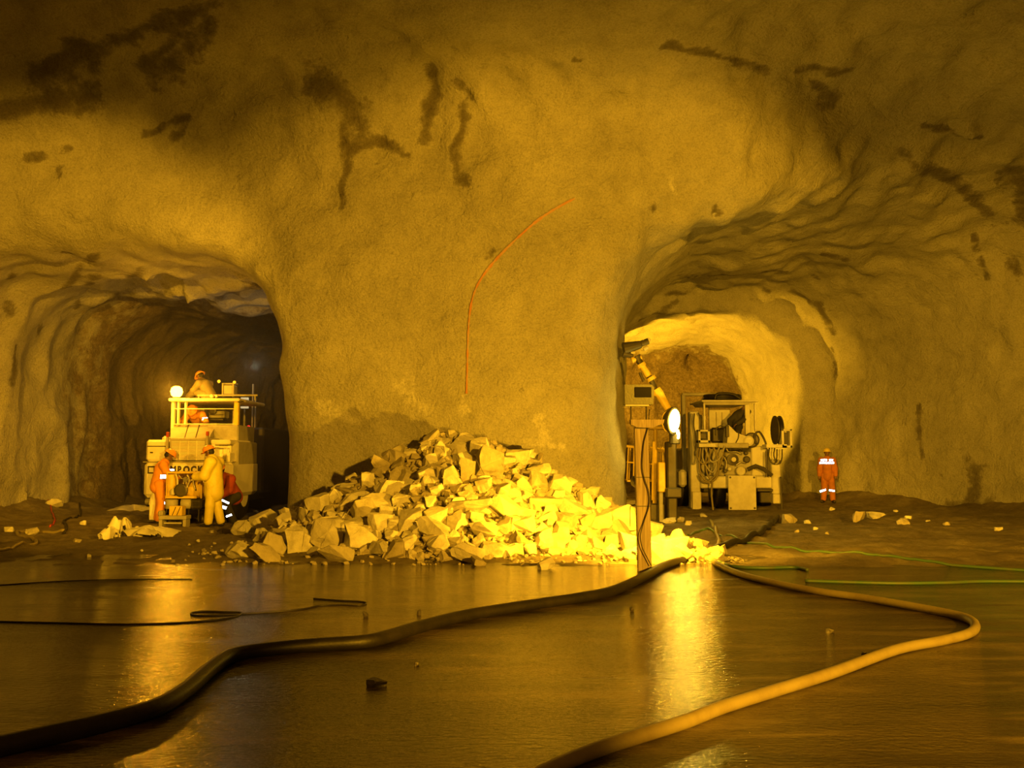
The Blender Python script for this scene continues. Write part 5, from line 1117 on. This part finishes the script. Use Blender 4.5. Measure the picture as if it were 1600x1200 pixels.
# man in dark red behind the yellow one, crouching over his boots
Yw = 20.7; xw = X(363, Yw)
person('person', (xw, Yw, gh(xw, Yw)), math.radians(150),
       pose(head=(0,.30,1.25), neck=(0,.20,1.14), chest=(0,.10,.98), pelvis=(0,-.12,.68), shL=(-.18,.14,1.06), shR=(.18,.14,1.06), elL=(-.25,.25,.82), wrL=(-.12,.42,.66), elR=(.25,.25,.82), wrR=(.12,.42,.66), hpL=(-.10,-.10,.66), hpR=(.10,-.10,.66), knL=(-.14,.24,.50), knR=(.14,.24,.50), anL=(-.13,-.02,.09), anR=(.13,-.02,.09), toL=(-.13,.13,.045), toR=(.13,.13,.045)),
       dict(jacket=M_REDW, trousers=M_NAVY, bulk=.04, hem=.05), 'crouching person in dark red jacket half hidden behind the yellow rainwear', 1.0, M_HELO,
       bands=[((-.26,.36,.56), .20, .05, (1,0,.3), 't'), ((-.24,.38,.44), .14, .06, (1,0,.2), 't'), ((-.24,.22,.24), .14, .05, (1,0,-.3), 't')], headdir=(0, 1, -.4))
# man sitting on the canopy roof
zr = Z(622.5, YC); xw = X(312, YC); 
person('person', (xw, YC + .6, zr), math.radians(60),
       pose(head=(0,.30,.66), neck=(0,.20,.54), chest=(0,.10,.38), pelvis=(0,-.08,.13), shL=(-.19,.14,.46), shR=(.19,.14,.46), elL=(-.25,.30,.26), wrL=(-.10,.46,.28), elR=(.25,.30,.26), wrR=(.10,.46,.28), hpL=(-.10,-.05,.12), hpR=(.10,-.05,.12), knL=(-.16,.36,.24), knR=(.16,.36,.24), anL=(-.14,.62,.09), anR=(.14,.62,.09), toL=(-.14,.77,.05), toR=(.14,.77,.05)),
       dict(jacket=M_OLIVE, trousers=M_OLIVE, bulk=.03, hem=.03), 'person in olive clothes sitting hunched on the rig roof beside the beacon', .92, M_HELO, headdir=(0, 1, -.6))
# man leaning over the hood under the canopy
Yw = YC + .55; xw = X(304, Yw)
person('person', (xw, Yw + .25, Z(700, Yw)), math.radians(180),
       pose(head=(0,.34,.93), neck=(0,.24,.86), chest=(0,.06,.78), pelvis=(0,-.24,.62), shL=(-.18,.16,.84), shR=(.18,.16,.84), elL=(-.30,.30,.72), wrL=(-.40,.46,.66), elR=(.26,.28,.68), wrR=(.14,.42,.62), hpL=(-.10,-.24,.60), hpR=(.10,-.24,.60), knL=(-.12,-.20,.30), knR=(.12,-.20,.30), anL=(-.12,-.26,.09), anR=(.12,-.26,.09), toL=(-.12,-.12,.045), toR=(.12,-.12,.045)),
       dict(jacket=M_ORG, trousers=M_NAVY, bulk=.03, hem=.03), 'person in orange leaning down over the rig hood under the canopy', 1.0, M_HELO,
       bands=[((-.36,.42,.74), .12, .06, (1,0,0), 'j')], headdir=(0, 1, -.6))
# man standing by the right wall of the right heading
Yw = 29.0; xw = X(1289, Yw)
person('person', (xw, Yw, gh(xw, Yw)), math.radians(160),
       pose(head=(0,.0,1.68), neck=(0,0,1.53), knL=(-.13,.03,.5), anL=(-.15,0,.09), toL=(-.2,.14,.045), anR=(.15,0,.09), toR=(.2,.14,.045)),
       dict(jacket=M_ORGD, trousers=M_ORGD, bulk=.035, hem=.10), 'person in orange workwear with bright reflective bands standing by the right wall', .95, M_HELY,
       bands=[((.0,.20,1.34), .46, .075, (1,0,0), 'j'), ((.09,.20,1.44), .20, .075, (1,0,0), 'j'), ((-.14,.20,1.44), .12, .075, (1,0,0), 'j'), ((-.13,.17,.42), .19, .065, (1,0,.15), 't'), ((.15,.17,.42), .20, .065, (1,0,-.35), 't')], headdir=(0, 1, 0))
# man climbing in the cab of the service rig
Yw = YR + .75; xw = X(1150, Yw)
person('person', (xw, Yw, Z(692, Yw)), math.radians(150),
       pose(head=(-.30,.16,1.06), neck=(-.22,.10,.97), chest=(-.12,.04,.80), pelvis=(.04,-.04,.50), shL=(-.34,.05,.92), shR=(-.02,.08,.84), elL=(-.30,.25,.68), wrL=(-.12,.36,.56), elR=(.14,.22,.66), wrR=(.10,.38,.48), hpL=(-.05,-.02,.48), hpR=(.13,-.02,.46), knL=(-.08,.22,.30), knR=(.16,.22,.28), anL=(-.10,.06,.09), anR=(.16,.06,.09), toL=(-.10,.2,.045), toR=(.16,.2,.045)),
       dict(jacket=M_NAVY, trousers=M_NAVY, bulk=.03, hem=.04), 'person in dark clothes leaning in the cab of the service rig', 1.0, None,
       bands=[], headdir=(.2, 1, -.3))
tg = solo(MB().box(X(1099.5,YR), X(1103,YR), YR+.10, YR+.12, Z(656,YR), Z(650,YR), .003), 'white_tag', M_WHITE, 'small white tag on the front cab post of the service rig', 'tag')
print('people done')

# ------------------------------------------------------------------ dust hanging in the left heading round the beacon
M_HAZE = bpy.data.materials.new('dust_haze'); M_HAZE.use_nodes = True; nt = M_HAZE.node_tree; nt.nodes.clear()
vo = nt.nodes.new('ShaderNodeVolumeScatter'); vo.inputs['Density'].default_value = 0.017; vo.inputs['Color'].default_value = (1, .95, .9, 1); vo.inputs['Anisotropy'].default_value = 0.3
ou = nt.nodes.new('ShaderNodeOutputMaterial'); nt.links.new(vo.outputs[0], ou.inputs['Volume'])
hz = solo(MB().box(-13.2, -4.7, 20.4, 36, 0.1, 6.8, 0), 'dust_haze', M_HAZE, 'thin dust haze hanging round the rig beacon in the left heading', 'haze'); hz['kind'] = 'stuff'
